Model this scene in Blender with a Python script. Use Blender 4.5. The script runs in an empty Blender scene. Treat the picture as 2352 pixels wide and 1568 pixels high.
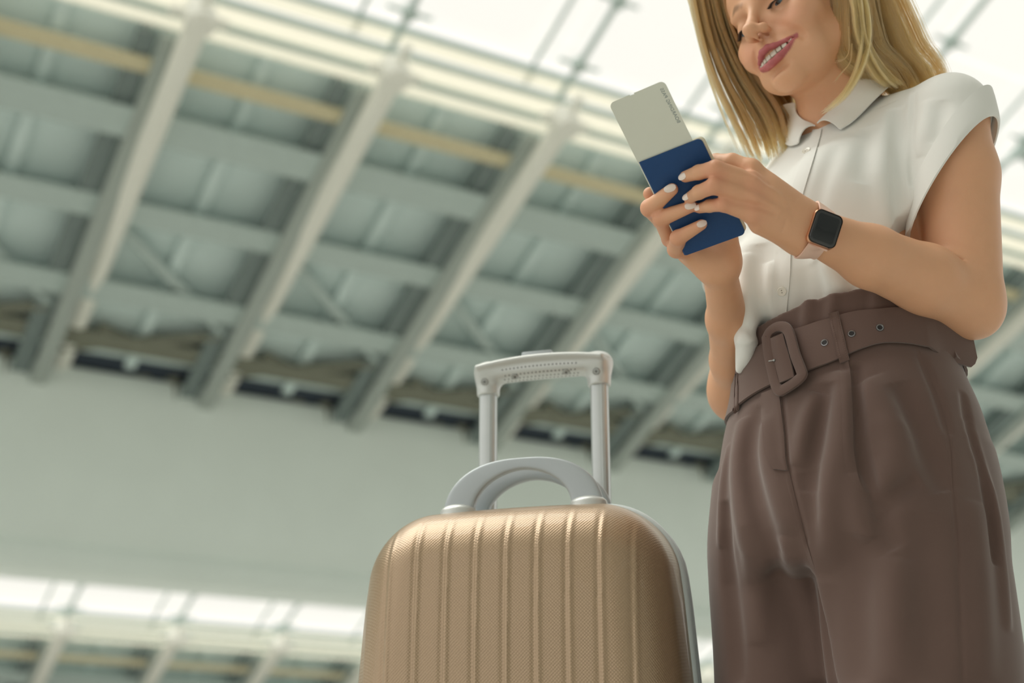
import bpy, bmesh, math, random
import numpy as np
from mathutils import Vector, Matrix

# ------------------------------------------------------------------ camera, sky, light, exposure
SC = bpy.context.scene
C = SC.collection
RES_X, RES_Y, FPX = 2352.0, 1568.0, 3267.0        # focal length in pixels of the 2352 px frame (50 mm on 36 mm)
PITCH = math.radians(20.0)
CAM_H = 0.37
CAM = np.array([0.0, 0.0, CAM_H])
sP, cP = math.sin(PITCH), math.cos(PITCH)
A_R = np.array([1.0, 0.0, 0.0]); A_U = np.array([0.0, -sP, cP]); A_F = np.array([0.0, cP, sP])

cam = bpy.data.cameras.new('camera')
cam.sensor_width = 36.0; cam.lens = 36.0 * FPX / RES_X
cam.clip_start = 0.05; cam.clip_end = 500
cam.dof.use_dof = True; cam.dof.focus_distance = 1.58; cam.dof.aperture_fstop = 3.5
cam_o = bpy.data.objects.new('camera', cam); C.objects.link(cam_o)
cam_o.location = CAM; cam_o.rotation_euler = (math.pi / 2 + PITCH, 0, 0)
SC.camera = cam_o

world = bpy.data.worlds.new('world'); SC.world = world; world.use_nodes = True
bg = world.node_tree.nodes['Background']
bg.inputs[0].default_value = (1.0, 0.962, 0.90, 1); bg.inputs[1].default_value = 1.20   # even overcast daylight

sun = bpy.data.lights.new('sun', 'SUN'); sun.energy = 2.6; sun.angle = math.radians(45); sun.color = (1.0, 0.95, 0.88)
sun_o = bpy.data.objects.new('sun', sun); C.objects.link(sun_o)
sun_o.rotation_euler = Vector((0.45, -0.10, -0.88)).to_track_quat('-Z', 'Y').to_euler()

vs = SC.view_settings
vs.view_transform = 'Standard'; vs.look = 'None'; vs.gamma = 1.0; vs.use_curve_mapping = False; vs.exposure = -0.06
SC.display_settings.display_device = 'sRGB'

# ------------------------------------------------------------------ helpers
def W(px, py, d):
    """the point of the place that the photograph shows at (px, py), d metres along the view axis"""
    return CAM + A_F * d + A_R * ((px - RES_X / 2) / FPX * d) + A_U * ((RES_Y / 2 - py) / FPX * d)

def ray(px, py):
    v = A_F + A_R * ((px - RES_X / 2) / FPX) + A_U * ((RES_Y / 2 - py) / FPX)
    return v / np.linalg.norm(v)

def srgb(r, g, b):
    f = lambda c: (c / 255 / 12.92) if c <= 10 else ((c / 255 + 0.055) / 1.055) ** 2.4
    return (f(r), f(g), f(b), 1.0)

def mat(name, col, rough=0.5, metal=0.0, spec=0.5, noise=0.0, nscale=40.0, bump=0.0, bscale=200.0, sss=0.0, coat=0.0, sheen=0.0, attr=None):
    m = bpy.data.materials.new(name); m.use_nodes = True
    nt = m.node_tree; b = nt.nodes['Principled BSDF']
    b.inputs['Base Color'].default_value = col; b.inputs['Roughness'].default_value = rough
    b.inputs['Metallic'].default_value = metal; b.inputs['Specular IOR Level'].default_value = spec
    b.inputs['Coat Weight'].default_value = coat; b.inputs['Sheen Weight'].default_value = sheen
    if sss:
        b.inputs['Subsurface Weight'].default_value = sss
        b.inputs['Subsurface Radius'].default_value = (1.0, 0.35, 0.2); b.inputs['Subsurface Scale'].default_value = 0.008
    tc = nt.nodes.new('ShaderNodeTexCoord')
    src = None
    if attr:
        a = nt.nodes.new('ShaderNodeAttribute'); a.attribute_name = attr; src = a.outputs['Color']
    if noise:
        n = nt.nodes.new('ShaderNodeTexNoise'); n.inputs['Scale'].default_value = nscale; n.inputs['Detail'].default_value = 4
        nt.links.new(tc.outputs['Object'], n.inputs['Vector'])
        mx = nt.nodes.new('ShaderNodeMix'); mx.data_type = 'RGBA'; mx.blend_type = 'MULTIPLY'; mx.inputs[0].default_value = 1.0
        mr = nt.nodes.new('ShaderNodeMapRange'); mr.inputs[3].default_value = 1 - noise; mr.inputs[4].default_value = 1 + noise * 0.4
        nt.links.new(n.outputs['Fac'], mr.inputs[0])
        if src: nt.links.new(src, mx.inputs[6])
        else: mx.inputs[6].default_value = col
        nt.links.new(mr.outputs[0], mx.inputs[7])
        src = mx.outputs[2]
    if src: nt.links.new(src, b.inputs['Base Color'])
    if bump:
        n = nt.nodes.new('ShaderNodeTexNoise'); n.inputs['Scale'].default_value = bscale; n.inputs['Detail'].default_value = 3
        nt.links.new(tc.outputs['Object'], n.inputs['Vector'])
        bp = nt.nodes.new('ShaderNodeBump'); bp.inputs['Strength'].default_value = bump; bp.inputs['Distance'].default_value = 0.001
        nt.links.new(n.outputs['Fac'], bp.inputs['Height']); nt.links.new(bp.outputs[0], b.inputs['Normal'])
    return m

def tag(o, label=None, cat=None, group=None, kind=None):
    if label: o['label'] = label
    if cat: o['category'] = cat
    if group: o['group'] = group
    if kind: o['kind'] = kind
    return o

def link(name, data, parent=None, material=None):
    o = bpy.data.objects.new(name, data); C.objects.link(o)
    if material and data is not None and not len(data.materials): data.materials.append(material)
    if parent is not None: o.parent = parent
    return o

def thing(name, label, cat, loc=(0, 0, 0), group=None, kind=None):
    o = bpy.data.objects.new(name, None); C.objects.link(o); o.location = loc
    o.empty_display_size = 0.05
    return tag(o, label, cat, group, kind)

def child(name, data, parent, material, label=None):
    """data is in world space; the parent is an Empty or mesh at any place"""
    o = link(name, data, None, material)
    if parent is not None:
        o.parent = parent
        m = Matrix.Identity(4); p = parent
        while p is not None:
            m = Matrix.LocRotScale(p.location, p.rotation_euler, p.scale) @ (p.matrix_parent_inverse @ Matrix.Identity(4)) @ m if False else m
            p = p.parent
        inv = world_matrix(parent).inverted()
        o.matrix_parent_inverse = inv
    if label: o['label'] = label
    return o

def world_matrix(o):
    m = Matrix.LocRotScale(o.location, o.rotation_euler, o.scale)
    if o.parent is not None: m = world_matrix(o.parent) @ o.matrix_parent_inverse @ m
    return m

def mesh_from(name, v, f, smooth=True):
    me = bpy.data.meshes.new(name)
    v = np.asarray(v, dtype=np.float32).reshape(-1, 3)
    if isinstance(f, np.ndarray):
        n, k = f.shape
        me.vertices.add(len(v)); me.vertices.foreach_set('co', v.ravel())
        me.loops.add(n * k); me.loops.foreach_set('vertex_index', f.ravel().astype(np.int32))
        me.polygons.add(n); me.polygons.foreach_set('loop_start', np.arange(0, n * k, k, dtype=np.int32))
        me.update(calc_edges=True)
    else:
        me.from_pydata([tuple(map(float, p)) for p in v], [], f)
    if smooth: me.polygons.foreach_set('use_smooth', np.ones(len(me.polygons), dtype=bool))
    me.update()
    return me

class MB:
    """collects simple shapes into one mesh"""
    def __init__(s): s.v = []; s.f = []
    def add(s, v, f):
        n = len(s.v); s.v += [tuple(map(float, p)) for p in v]; s.f += [tuple(i + n for i in q) for q in f]
    def box(s, c, ax, ay, az):
        """centre and three half-axis vectors"""
        c, ax, ay, az = map(np.asarray, (c, ax, ay, az))
        v = [c + sx * ax + sy * ay + sz * az for sz in (-1, 1) for sy in (-1, 1) for sx in (-1, 1)]
        s.add(v, [(0, 2, 3, 1), (4, 5, 7, 6), (0, 1, 5, 4), (2, 6, 7, 3), (0, 4, 6, 2), (1, 3, 7, 5)])
    def tube(s, a, b, r, n=10, r2=None):
        a, b = np.asarray(a, float), np.asarray(b, float); r2 = r if r2 is None else r2
        t = b - a; t /= np.linalg.norm(t)
        x = np.cross(t, [0, 0, 1.0]);
        if np.linalg.norm(x) < 1e-3: x = np.cross(t, [1.0, 0, 0])
        x /= np.linalg.norm(x); y = np.cross(t, x)
        v = [p + (x * math.cos(2 * math.pi * i / n) + y * math.sin(2 * math.pi * i / n)) * q for p, q in ((a, r), (b, r2)) for i in range(n)]
        s.add(v, [(i, n + i, n + (i + 1) % n, (i + 1) % n) for i in range(n)] + [tuple(range(n)), tuple(range(2 * n - 1, n - 1, -1))])
    def sweep(s, pts, prof, xs, closed=False):
        """profile (list of 2-D) swept along pts; xs = per point (x axis, y axis)"""
        m = len(prof); v = []
        for p, (ax, ay) in zip(pts, xs):
            v += [np.asarray(p) + np.asarray(ax) * q[0] + np.asarray(ay) * q[1] for q in prof]
        f = []; n = len(pts)
        for i in range(n if closed else n - 1):
            for j in range(m):
                f.append((i * m + j, i * m + (j + 1) % m, ((i + 1) % n) * m + (j + 1) % m, ((i + 1) % n) * m + j))
        if not closed: f += [tuple(range(m - 1, -1, -1)), tuple(range((n - 1) * m, n * m))]
        s.add(v, f)
    def lathe(s, prof, o, ax, n=24):
        """prof: list of (radius, height) along ax"""
        o, ax = np.asarray(o, float), np.asarray(ax, float); ax = ax / np.linalg.norm(ax)
        x = np.cross(ax, [0.3, 0.5, 0.8]); x /= np.linalg.norm(x); y = np.cross(ax, x)
        v = [o + ax * h + (x * math.cos(2 * math.pi * i / n) + y * math.sin(2 * math.pi * i / n)) * r for r, h in prof for i in range(n)]
        f = [(k * n + i, k * n + (i + 1) % n, (k + 1) * n + (i + 1) % n, (k + 1) * n + i) for k in range(len(prof) - 1) for i in range(n)]
        f += [tuple(range(n - 1, -1, -1)), tuple(range((len(prof) - 1) * n, len(prof) * n))]
        s.add(v, f)
    def mesh(s, name, smooth=False, bevel=0.0, seg=2, sub=0):
        me = bpy.data.meshes.new(name); me.from_pydata(s.v, [], s.f); me.update()
        bm = bmesh.new(); bm.from_mesh(me)
        bmesh.ops.recalc_face_normals(bm, faces=bm.faces)
        if bevel:
            eds = [e for e in bm.edges if len(e.link_faces) == 2 and e.calc_face_angle(0) > 0.6]
            bmesh.ops.bevel(bm, geom=eds, offset=bevel, segments=seg, profile=0.5, affect='EDGES', clamp_overlap=True)
        bm.to_mesh(me); bm.free()
        if smooth or bevel:
            me.polygons.foreach_set('use_smooth', np.ones(len(me.polygons), dtype=bool))
            me.set_sharp_from_angle(angle=math.radians(40))
        me.update()
        return me

def smooth_path(P, n):
    """Catmull-Rom through P, n samples"""
    P = np.asarray(P, float); m = len(P)
    if m < 3:
        t = np.linspace(0, 1, n)[:, None]; return P[0] * (1 - t) + P[-1] * t
    Q = np.vstack([2 * P[0] - P[1], P, 2 * P[-1] - P[-2]])
    u = np.linspace(0, m - 1, n); i = np.minimum(u.astype(int), m - 2); t = (u - i)[:, None]
    p0, p1, p2, p3 = Q[i], Q[i + 1], Q[i + 2], Q[i + 3]
    return 0.5 * (2 * p1 + (p2 - p0) * t + (2 * p0 - 5 * p1 + 4 * p2 - p3) * t ** 2 + (3 * p1 - p0 - 3 * p2 + p3) * t ** 3)
# ------------------------------------------------------------------ solid modelling with distance fields (numpy), meshed by surface nets
F32 = np.float32
def _n(v): v = np.asarray(v, float); return v / np.linalg.norm(v)
def dot3(P, a): return P[..., 0] * F32(a[0]) + P[..., 1] * F32(a[1]) + P[..., 2] * F32(a[2])
def seg_d(P, a, b):
    a = np.asarray(a, float); b = np.asarray(b, float); ba = b - a; l2 = float(ba @ ba) + 1e-12
    h = np.clip((dot3(P, ba) - F32(a @ ba)) / F32(l2), 0, 1)
    d = np.sqrt((P[..., 0] - F32(a[0]) - h * F32(ba[0])) ** 2 + (P[..., 1] - F32(a[1]) - h * F32(ba[1])) ** 2 + (P[..., 2] - F32(a[2]) - h * F32(ba[2])) ** 2)
    return d, h
def smin(a, b, k):
    if k <= 0: return np.minimum(a, b)
    h = np.maximum(F32(k) - np.abs(a - b), 0) / F32(k)
    return np.minimum(a, b) - h * h * F32(k * 0.25)
def smax(a, b, k): return -smin(-a, -b, k)

class Solid:
    def __init__(s): s.ops = []
    # op = (mode, fn(P) -> value, bound segments [(a, b, r)], k)
    def op(s, mode, fn, segs, k=0.0): s.ops.append((mode, fn, segs, k)); return s
    def cone(s, a, b, ra, rb, k=0.006, mode='add'):
        def fn(P):
            d, h = seg_d(P, a, b); return d - (F32(ra) + h * F32(rb - ra))
        return s.op(mode, fn, [(a, b, max(ra, rb))], k)
    def chain(s, pts, rad, k=0.004, mode='add'):
        for i in range(len(pts) - 1): s.cone(pts[i], pts[i + 1], rad[i], rad[i + 1], k if i == 0 else 0.003, mode)
        return s
    def ell(s, c, r, R=None, k=0.006, mode='add'):
        c = np.asarray(c, float); r = np.asarray(r, float); R = np.eye(3) if R is None else np.asarray(R, float)   # columns = axes
        def fn(P):
            q = P - c.astype(F32)
            x, y, z = dot3(q, R[:, 0]), dot3(q, R[:, 1]), dot3(q, R[:, 2])
            k0 = np.sqrt((x / F32(r[0])) ** 2 + (y / F32(r[1])) ** 2 + (z / F32(r[2])) ** 2)
            k1 = np.sqrt((x / F32(r[0] ** 2)) ** 2 + (y / F32(r[1] ** 2)) ** 2 + (z / F32(r[2] ** 2)) ** 2) + F32(1e-6)
            return np.maximum(np.where(k0 < 0.3, (k0 - 1) * F32(min(r)), k0 * (k0 - 1) / k1), np.sqrt(x * x + y * y + z * z) - F32(max(r)))
        return s.op(mode, fn, [(c, c, max(r))], k)
    def flat(s, a, b, ra, rb, xd, k=0.006, mode='add'):
        """cone with an elliptic section: ra, rb = (half width along xd, half thickness)"""
        a = np.asarray(a, float); b = np.asarray(b, float); t = _n(b - a); L = np.linalg.norm(b - a)
        x = _n(np.asarray(xd) - t * (np.asarray(xd) @ t)); y = np.cross(t, x)
        def fn(P):
            q = P - a.astype(F32); u = dot3(q, t); h = np.clip(u / F32(L), 0, 1); e = u - h * F32(L)
            rx = F32(ra[0]) + h * F32(rb[0] - ra[0]); ry = F32(ra[1]) + h * F32(rb[1] - ra[1])
            X, Y = dot3(q, x), dot3(q, y)
            k0 = np.sqrt((X / rx) ** 2 + (Y / ry) ** 2 + (e / ry) ** 2)
            k1 = np.sqrt((X / rx ** 2) ** 2 + (Y / ry ** 2) ** 2 + (e / ry ** 2) ** 2) + F32(1e-6)
            return np.maximum(np.where(k0 < 0.3, (k0 - 1) * np.minimum(rx, ry), k0 * (k0 - 1) / k1), np.sqrt(X * X + Y * Y + e * e) - F32(max(ra[0], ra[1], rb[0], rb[1])))
        return s.op(mode, fn, [(a, b, max(ra[0], ra[1], rb[0], rb[1]))], k)
    def loft(s, rows, k=0.01, mode='add', grow=0.0, zr=None):
        """rows of (z, cx, cy, half a, half b, angle of the a axis in degrees): level elliptic sections"""
        T = smooth_path(np.array(rows, float), 160); zz = T[:, 0]; o = np.argsort(zz); T = T[o]; zz = T[:, 0]
        z0, z1 = zz[0], zz[-1]
        if zr: z0, z1 = zr
        def fn(P):
            z = P[..., 2]; ip = lambda c: np.interp(z, zz, T[:, c]).astype(F32)
            an = ip(5) * F32(math.pi / 180); ca, sa = np.cos(an), np.sin(an)
            X, Y = P[..., 0] - ip(1), P[..., 1] - ip(2)
            x, y = X * ca + Y * sa, -X * sa + Y * ca
            a, b = ip(3) + F32(grow), ip(4) + F32(grow)
            n = np.sqrt((x / a) ** 2 + (y / b) ** 2) + F32(1e-6)
            g = np.sqrt((x / a ** 2) ** 2 + (y / b ** 2) ** 2) + F32(1e-6)
            d = np.where(n < 0.4, (n - 1) * np.minimum(a, b), (n - 1) * n / g)
            return smax(d, np.maximum(F32(z0) - z, z - F32(z1)), 0.01)
        R = float(max(T[:, 3].max(), T[:, 4].max()) + grow)
        return s.op(mode, fn, [((T[0, 1], T[0, 2], z0), (T[-1, 1], T[-1, 2], z1), R * 1.3)], k)
    def stroke(s, pts, r, h, taper=True, h1=None, side=None):
        """ridge (h > 0) or groove (h < 0) of half width r along a path"""
        pts = [np.asarray(p, float) for p in pts]; n = len(pts) - 1
        L = [np.linalg.norm(pts[i + 1] - pts[i]) for i in range(n)]; tot = sum(L); cum = np.cumsum([0] + L)
        def fn(P):
            best = np.full(P.shape[:-1], 1e3, F32); par = np.zeros(P.shape[:-1], F32)
            for i in range(n):
                d, t = seg_d(P, pts[i], pts[i + 1]); m = d < best
                best = np.where(m, d, best); par = np.where(m, (F32(cum[i]) + t * F32(L[i])) / F32(tot), par)
            amp = F32(h) if h1 is None else F32(h) + par * F32(h1 - h)
            if taper: amp = amp * np.sqrt(np.clip(4 * par * (1 - par), 0, 1))
            return -amp * np.exp(-(best / F32(r)) ** 2)
        return s.op('disp', fn, [(pts[i], pts[i + 1], 2.7 * r) for i in range(n)], 0)
    def disp(s, fn, c, r): return s.op('disp', fn, [(c, c, r)], 0)
    @staticmethod
    def _apply(mode, F, d, k):
        if mode == 'add': return smin(F, d, k)
        if mode == 'sub': return smax(F, -d, k)
        if mode == 'int': return smax(F, d, k)
        return F + d
    def ev(s, P):
        P = np.asarray(P, F32); sh = P.shape[:-1]; P = P.reshape(-1, 3); F = np.full(len(P), F32(0.5))
        if not len(P): return F.reshape(sh)
        pc = (P.min(0) + P.max(0)) / 2; pr = float(np.linalg.norm(P.max(0) - pc))
        for mode, fn, segs, k in s.ops:
            if mode == 'disp':
                bc, br = s._ball(segs)
                if np.linalg.norm(pc - bc) > br + pr: continue
                w = np.nonzero(((P - bc) ** 2).sum(1) < br * br)[0]
                if len(w): F[w] += fn(P[w])
            else: F = s._apply(mode, F, fn(P), k)
        return F.reshape(sh)
    _balls = {}
    def _ball(s, segs):
        b = s._balls.get(id(segs))
        if b is None:
            q = np.array([p for g in segs for p in g[:2]], float); c = (q.min(0) + q.max(0)) / 2
            b = (c.astype(F32), float(np.linalg.norm(q - c, axis=1).max() + max(g[2] for g in segs)), segs); s._balls[id(segs)] = b
        return b[:2]
    def grad(s, P, e=0.0008):
        P = np.asarray(P, F32); g = []
        for i in range(3):
            d = np.zeros(3, F32); d[i] = e; g.append(s.ev(P + d) - s.ev(P - d))
        g = np.stack(g, -1); return g / (np.linalg.norm(g, axis=-1, keepdims=True) + 1e-9)
    def hit(s, px, far=2.2, near=1.3):
        """points where the sight lines through the given photograph points meet the solid"""
        px = np.asarray(px, float).reshape(-1, 2)
        D = np.array([ray(*q) for q in px]).astype(F32); t = np.full(len(px), F32(near)); o = CAM.astype(F32)
        best = np.full(len(px), 9.0); bt = t.copy()
        w = np.arange(len(px))
        for _ in range(70):
            d = s.ev(o + D[w] * t[w, None])
            m = d < best[w]; best[w] = np.where(m, d, best[w]); bt[w] = np.where(m, t[w], bt[w])
            go = (np.abs(d) > 2e-4) & (t[w] < far)
            t[w] = np.where(go, t[w] + np.clip(d * 0.85, -0.02, 0.15), t[w]); w = w[go]
            if not len(w): break
        t = np.where(t > far, bt, t)
        return (o + D * t[:, None]).astype(float)
    def near(s, P, it=12, off=0.0):
        """slide points on to the surface (plus an offset)"""
        P = np.asarray(P, float).copy()
        for _ in range(it):
            d = s.ev(P); g = s.grad(P); P -= g * (d - off)[:, None] * 0.8
        return P
    def mesh(s, h, lo, hi, N=8, keep=None):
        lo = np.asarray(lo, float); hi = np.asarray(hi, float); B = h * N
        nb = np.ceil((hi - lo) / B).astype(int)
        I = np.stack(np.meshgrid(*[np.arange(q) for q in nb], indexing='ij'), -1).reshape(-1, 3)
        Cn = (lo + (I + 0.5) * B).astype(F32)
        diag = B * 0.87
        cd = []
        for mode, fn, segs, k in s.ops:
            m = np.full(len(Cn), 1e3, F32)
            for a, b, r in segs: m = np.minimum(m, seg_d(Cn, a, b)[0] - F32(r))
            cd.append(m)
        Fc = np.full(len(Cn), F32(0.5)); Pc = Cn
        for (mode, fn, segs, k), m in zip(s.ops, cd):
            w = np.nonzero(m < diag * 2.2 + k)[0]
            if len(w): Fc[w] = s._apply(mode, Fc[w], fn(Cn[w]), k)
        act = np.nonzero(np.abs(Fc) < diag * 2.1 + 0.005)[0]
        if keep is not None: act = act[keep(Cn[act])]
        I = I[act]; cd = [m[act] for m in cd]; n1 = N + 1
        g = np.stack(np.meshgrid(*[np.arange(n1)] * 3, indexing='ij'), -1).reshape(1, -1, 3)
        keys, vs_, quads = [], [], []
        NX, NY = int(nb[0]) * N + 2, int(nb[1]) * N + 2
        CH = 3000; km = max(q[3] for q in s.ops)
        for c0 in range(0, len(I), CH):
            J = I[c0:c0 + CH]
            P = (lo + (J[:, None, :] * N + g) * h).astype(F32)
            F = np.full(P.shape[:-1], F32(0.5))
            for (mode, fn, segs, k), m in zip(s.ops, cd):
                w = np.nonzero(m[c0:c0 + CH] < diag + (0.001 if mode == 'disp' else k + km))[0]
                if len(w): F[w] = s._apply(mode, F[w], fn(P[w]), k)
            F = F.reshape(-1, n1, n1, n1); S = F < 0
            cor = [(i, j, k) for i in (0, 1) for j in (0, 1) for k in (0, 1)]
            cs = [S[:, i:i + N, j:j + N, k:k + N] for i, j, k in cor]
            cnt = sum(q.astype(np.int8) for q in cs); A = (cnt > 0) & (cnt < 8)
            bi, x, y, z = np.nonzero(A)
            if not len(bi): continue
            fv = np.stack([F[bi, x + i, y + j, z + k] for i, j, k in cor], 1); sv = fv < 0
            acc = np.zeros((len(bi), 3)); num = np.zeros(len(bi))
            for p in range(8):
                for ax in range(3):
                    if cor[p][ax]: continue
                    q = p + (4, 2, 1)[ax]
                    m = sv[:, p] != sv[:, q]
                    t = np.where(m, fv[:, p] / (fv[:, p] - fv[:, q] + 1e-20), 0)
                    pos = np.tile(np.array(cor[p], float), (len(bi), 1)); pos[:, ax] += t
                    acc += pos * m[:, None]; num += m
            G = J[bi] * N + np.stack([x, y, z], 1)
            vs_.append(lo + (G + acc / num[:, None]) * h)
            keys.append(G[:, 0] + NX * (G[:, 1] + NY * G[:, 2].astype(np.int64)))
            quads.append((sv[:, 0], sv[:, 4], sv[:, 2], sv[:, 1]))
        K = np.concatenate(keys); V = np.concatenate(vs_)
        o = np.argsort(K); Ks = K[o]
        s0 = np.concatenate([q[0] for q in quads])
        def find(k):
            i = np.searchsorted(Ks, k); i = np.minimum(i, len(Ks) - 1); return np.where(Ks[i] == k, o[i], -1)
        st = (1, NX, NX * NY); faces = []
        for ax, col in ((0, 1), (1, 2), (2, 3)):
            s1 = np.concatenate([q[col] for q in quads]); m = np.nonzero(s0 != s1)[0]
            u, v = [(1, 2), (2, 0), (0, 1)][ax]
            k = K[m]; f = np.stack([m, find(k - st[u]), find(k - st[u] - st[v]), find(k - st[v])], 1)
            ok = (f >= 0).all(1); f = f[ok]; fl = s0[m][ok]
            f[~fl] = f[~fl][:, ::-1]
            faces.append(f)
        Fq = np.concatenate(faces)
        used = np.zeros(len(V), bool); used[Fq.ravel()] = True
        re = np.cumsum(used) - 1
        return V[used], re[Fq]

def colour(me, col):
    a = me.color_attributes.new('Col', 'FLOAT_COLOR', 'POINT')
    c = np.ones((len(col), 4), F32); c[:, :3] = col; a.data.foreach_set('color', c.ravel())

def patch(name, sol, left, right, nu, nv, off=0.001, thick=0.0015, edge=True, lift=None, pts=None):
    """a strip of cloth lying on a solid between two border paths given on the photograph; has its own thickness"""
    if pts is None:
        Lp = smooth_path(left, nv); Rp = smooth_path(right, nv); t = np.linspace(0, 1, nu)[:, None, None]
        G = (Lp[None] * (1 - t) + Rp[None] * t).reshape(-1, 2)
        P = sol.hit(G)
    else: P = pts.reshape(-1, 3)
    N = sol.grad(P, 0.004)
    o = off
    if lift is not None: o = off + lift(np.tile(np.linspace(0, 1, nu)[:, None], (1, nv)), np.tile(np.linspace(0, 1, nv)[None], (nu, 1))).reshape(-1, 1)
    V0 = P + N * o; V1 = V0 + N * thick
    return slab(name, V0.reshape(nu, nv, 3), V1.reshape(nu, nv, 3))

def slab(name, V0, V1, smooth=True):
    nu, nv = V0.shape[:2]; idx = np.arange(nu * nv).reshape(nu, nv); n = nu * nv
    q = lambda a, b, c, d: np.stack([a.ravel(), b.ravel(), c.ravel(), d.ravel()], 1)
    top = q(idx[:-1, :-1], idx[1:, :-1], idx[1:, 1:], idx[:-1, 1:])
    F = [top + n, top[:, ::-1]]
    for line in (idx[0, :], idx[-1, ::-1], idx[::-1, 0], idx[:, -1]):
        a, b = line[:-1], line[1:]; F.append(np.stack([a, b, b + n, a + n], 1))
    me = mesh_from(name, np.vstack([V0.reshape(-1, 3), V1.reshape(-1, 3)]), np.concatenate(F).astype(np.int32), smooth)
    bm = bmesh.new(); bm.from_mesh(me); bmesh.ops.recalc_face_normals(bm, faces=bm.faces); bm.to_mesh(me); bm.free()
    if smooth: me.set_sharp_from_angle(angle=math.radians(50))
    return me
# ------------------------------------------------------------------ the hall: floor, two roof bays with skylights, fascia
M_floor = mat('pale polished floor', srgb(196, 197, 192), 0.35, noise=0.08, nscale=3)
M_panel = mat('roof panel grey', srgb(226, 244, 242), 0.6, noise=0.05, nscale=2.5)
M_white = mat('white painted steel', srgb(250, 250, 240), 0.4, noise=0.06, nscale=8)
M_grey = mat('grey painted steel', srgb(196, 212, 208), 0.5, noise=0.08, nscale=6)
M_rafter_shade = mat('shaded rafter grey', srgb(132, 146, 144), 0.6, noise=0.1, nscale=6)  # rafters: their shadowed side is painted in as a darker grey
M_mid = mat('mid grey steel', srgb(176, 186, 180), 0.5)
M_olive = mat('olive primer steel', srgb(132, 134, 118), 0.6, noise=0.12, nscale=5)
M_yellow = mat('yellow primer strip', srgb(226, 216, 180), 0.6, noise=0.10, nscale=5)
M_fascia = mat('grey fascia cladding', srgb(238, 249, 243), 0.42, noise=0.05, nscale=1.2)
M_gap_shade = mat('gap shade navy', srgb(50, 60, 72), 0.8)  # deep shade above the fascia, put into the colour

M_eaves_shade = mat('eaves shade grey', srgb(66, 76, 88), 0.8)  # last panel row coloured dark for the shade past the eaves
M_opal = bpy.data.materials.new('opal glazing strip'); M_opal.use_nodes = True
_nt = M_opal.node_tree; _b = _nt.nodes['Principled BSDF']; _b.inputs['Base Color'].default_value = srgb(246, 246, 238); _b.inputs['Roughness'].default_value = 0.4
_t = _nt.nodes.new('ShaderNodeBsdfTranslucent'); _t.inputs[0].default_value = srgb(244, 243, 234); _m = _nt.nodes.new('ShaderNodeMixShader'); _m.inputs[0].default_value = 0.72
_nt.links.new(_b.outputs[0], _m.inputs[1]); _nt.links.new(_t.outputs[0], _m.inputs[2]); _nt.links.new(_m.outputs[0], _nt.nodes['Material Output'].inputs[0])
M_glass = bpy.data.materials.new('skylight glass'); M_glass.use_nodes = True
_nt = M_glass.node_tree; _nt.nodes.remove(_nt.nodes['Principled BSDF'])
_t = _nt.nodes.new('ShaderNodeBsdfTransparent'); _t.inputs[0].default_value = (0.97, 0.98, 0.97, 1)
_g = _nt.nodes.new('ShaderNodeBsdfGlossy'); _g.inputs['Roughness'].default_value = 0.05
_m = _nt.nodes.new('ShaderNodeMixShader'); _m.inputs[0].default_value = 0.05
_nt.links.new(_t.outputs[0], _m.inputs[1]); _nt.links.new(_g.outputs[0], _m.inputs[2])
_nt.links.new(_m.outputs[0], _nt.nodes['Material Output'].inputs[0])

fl = MB(); fl.box((0, 30, -0.05), (70, 0, 0), (0, 70, 0), (0, 0, 0.05))
tag(link('floor', fl.mesh('floor'), None, M_floor), 'pale polished terminal floor', kind='structure')

D1 = np.array([math.sin(math.radians(60)), math.cos(math.radians(60)), 0.0])       # along the hall
DH = np.array([-0.5, math.cos(math.radians(30)), 0.0])                             # level, away from the skylight
_a = math.radians(25)
DS = DH * math.cos(_a) + np.array([0, 0, -math.sin(_a)])                           # down the roof slope
DN = np.cross(D1, DS); DN = DN if DN[2] > 0 else -DN                               # off the roof, upwards
E0 = W(140, 830, 24.0)
E1 = W(0, 1445, 36.0) + DS * 7.05 + D1 * 1.55
SP = 2.86

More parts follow.
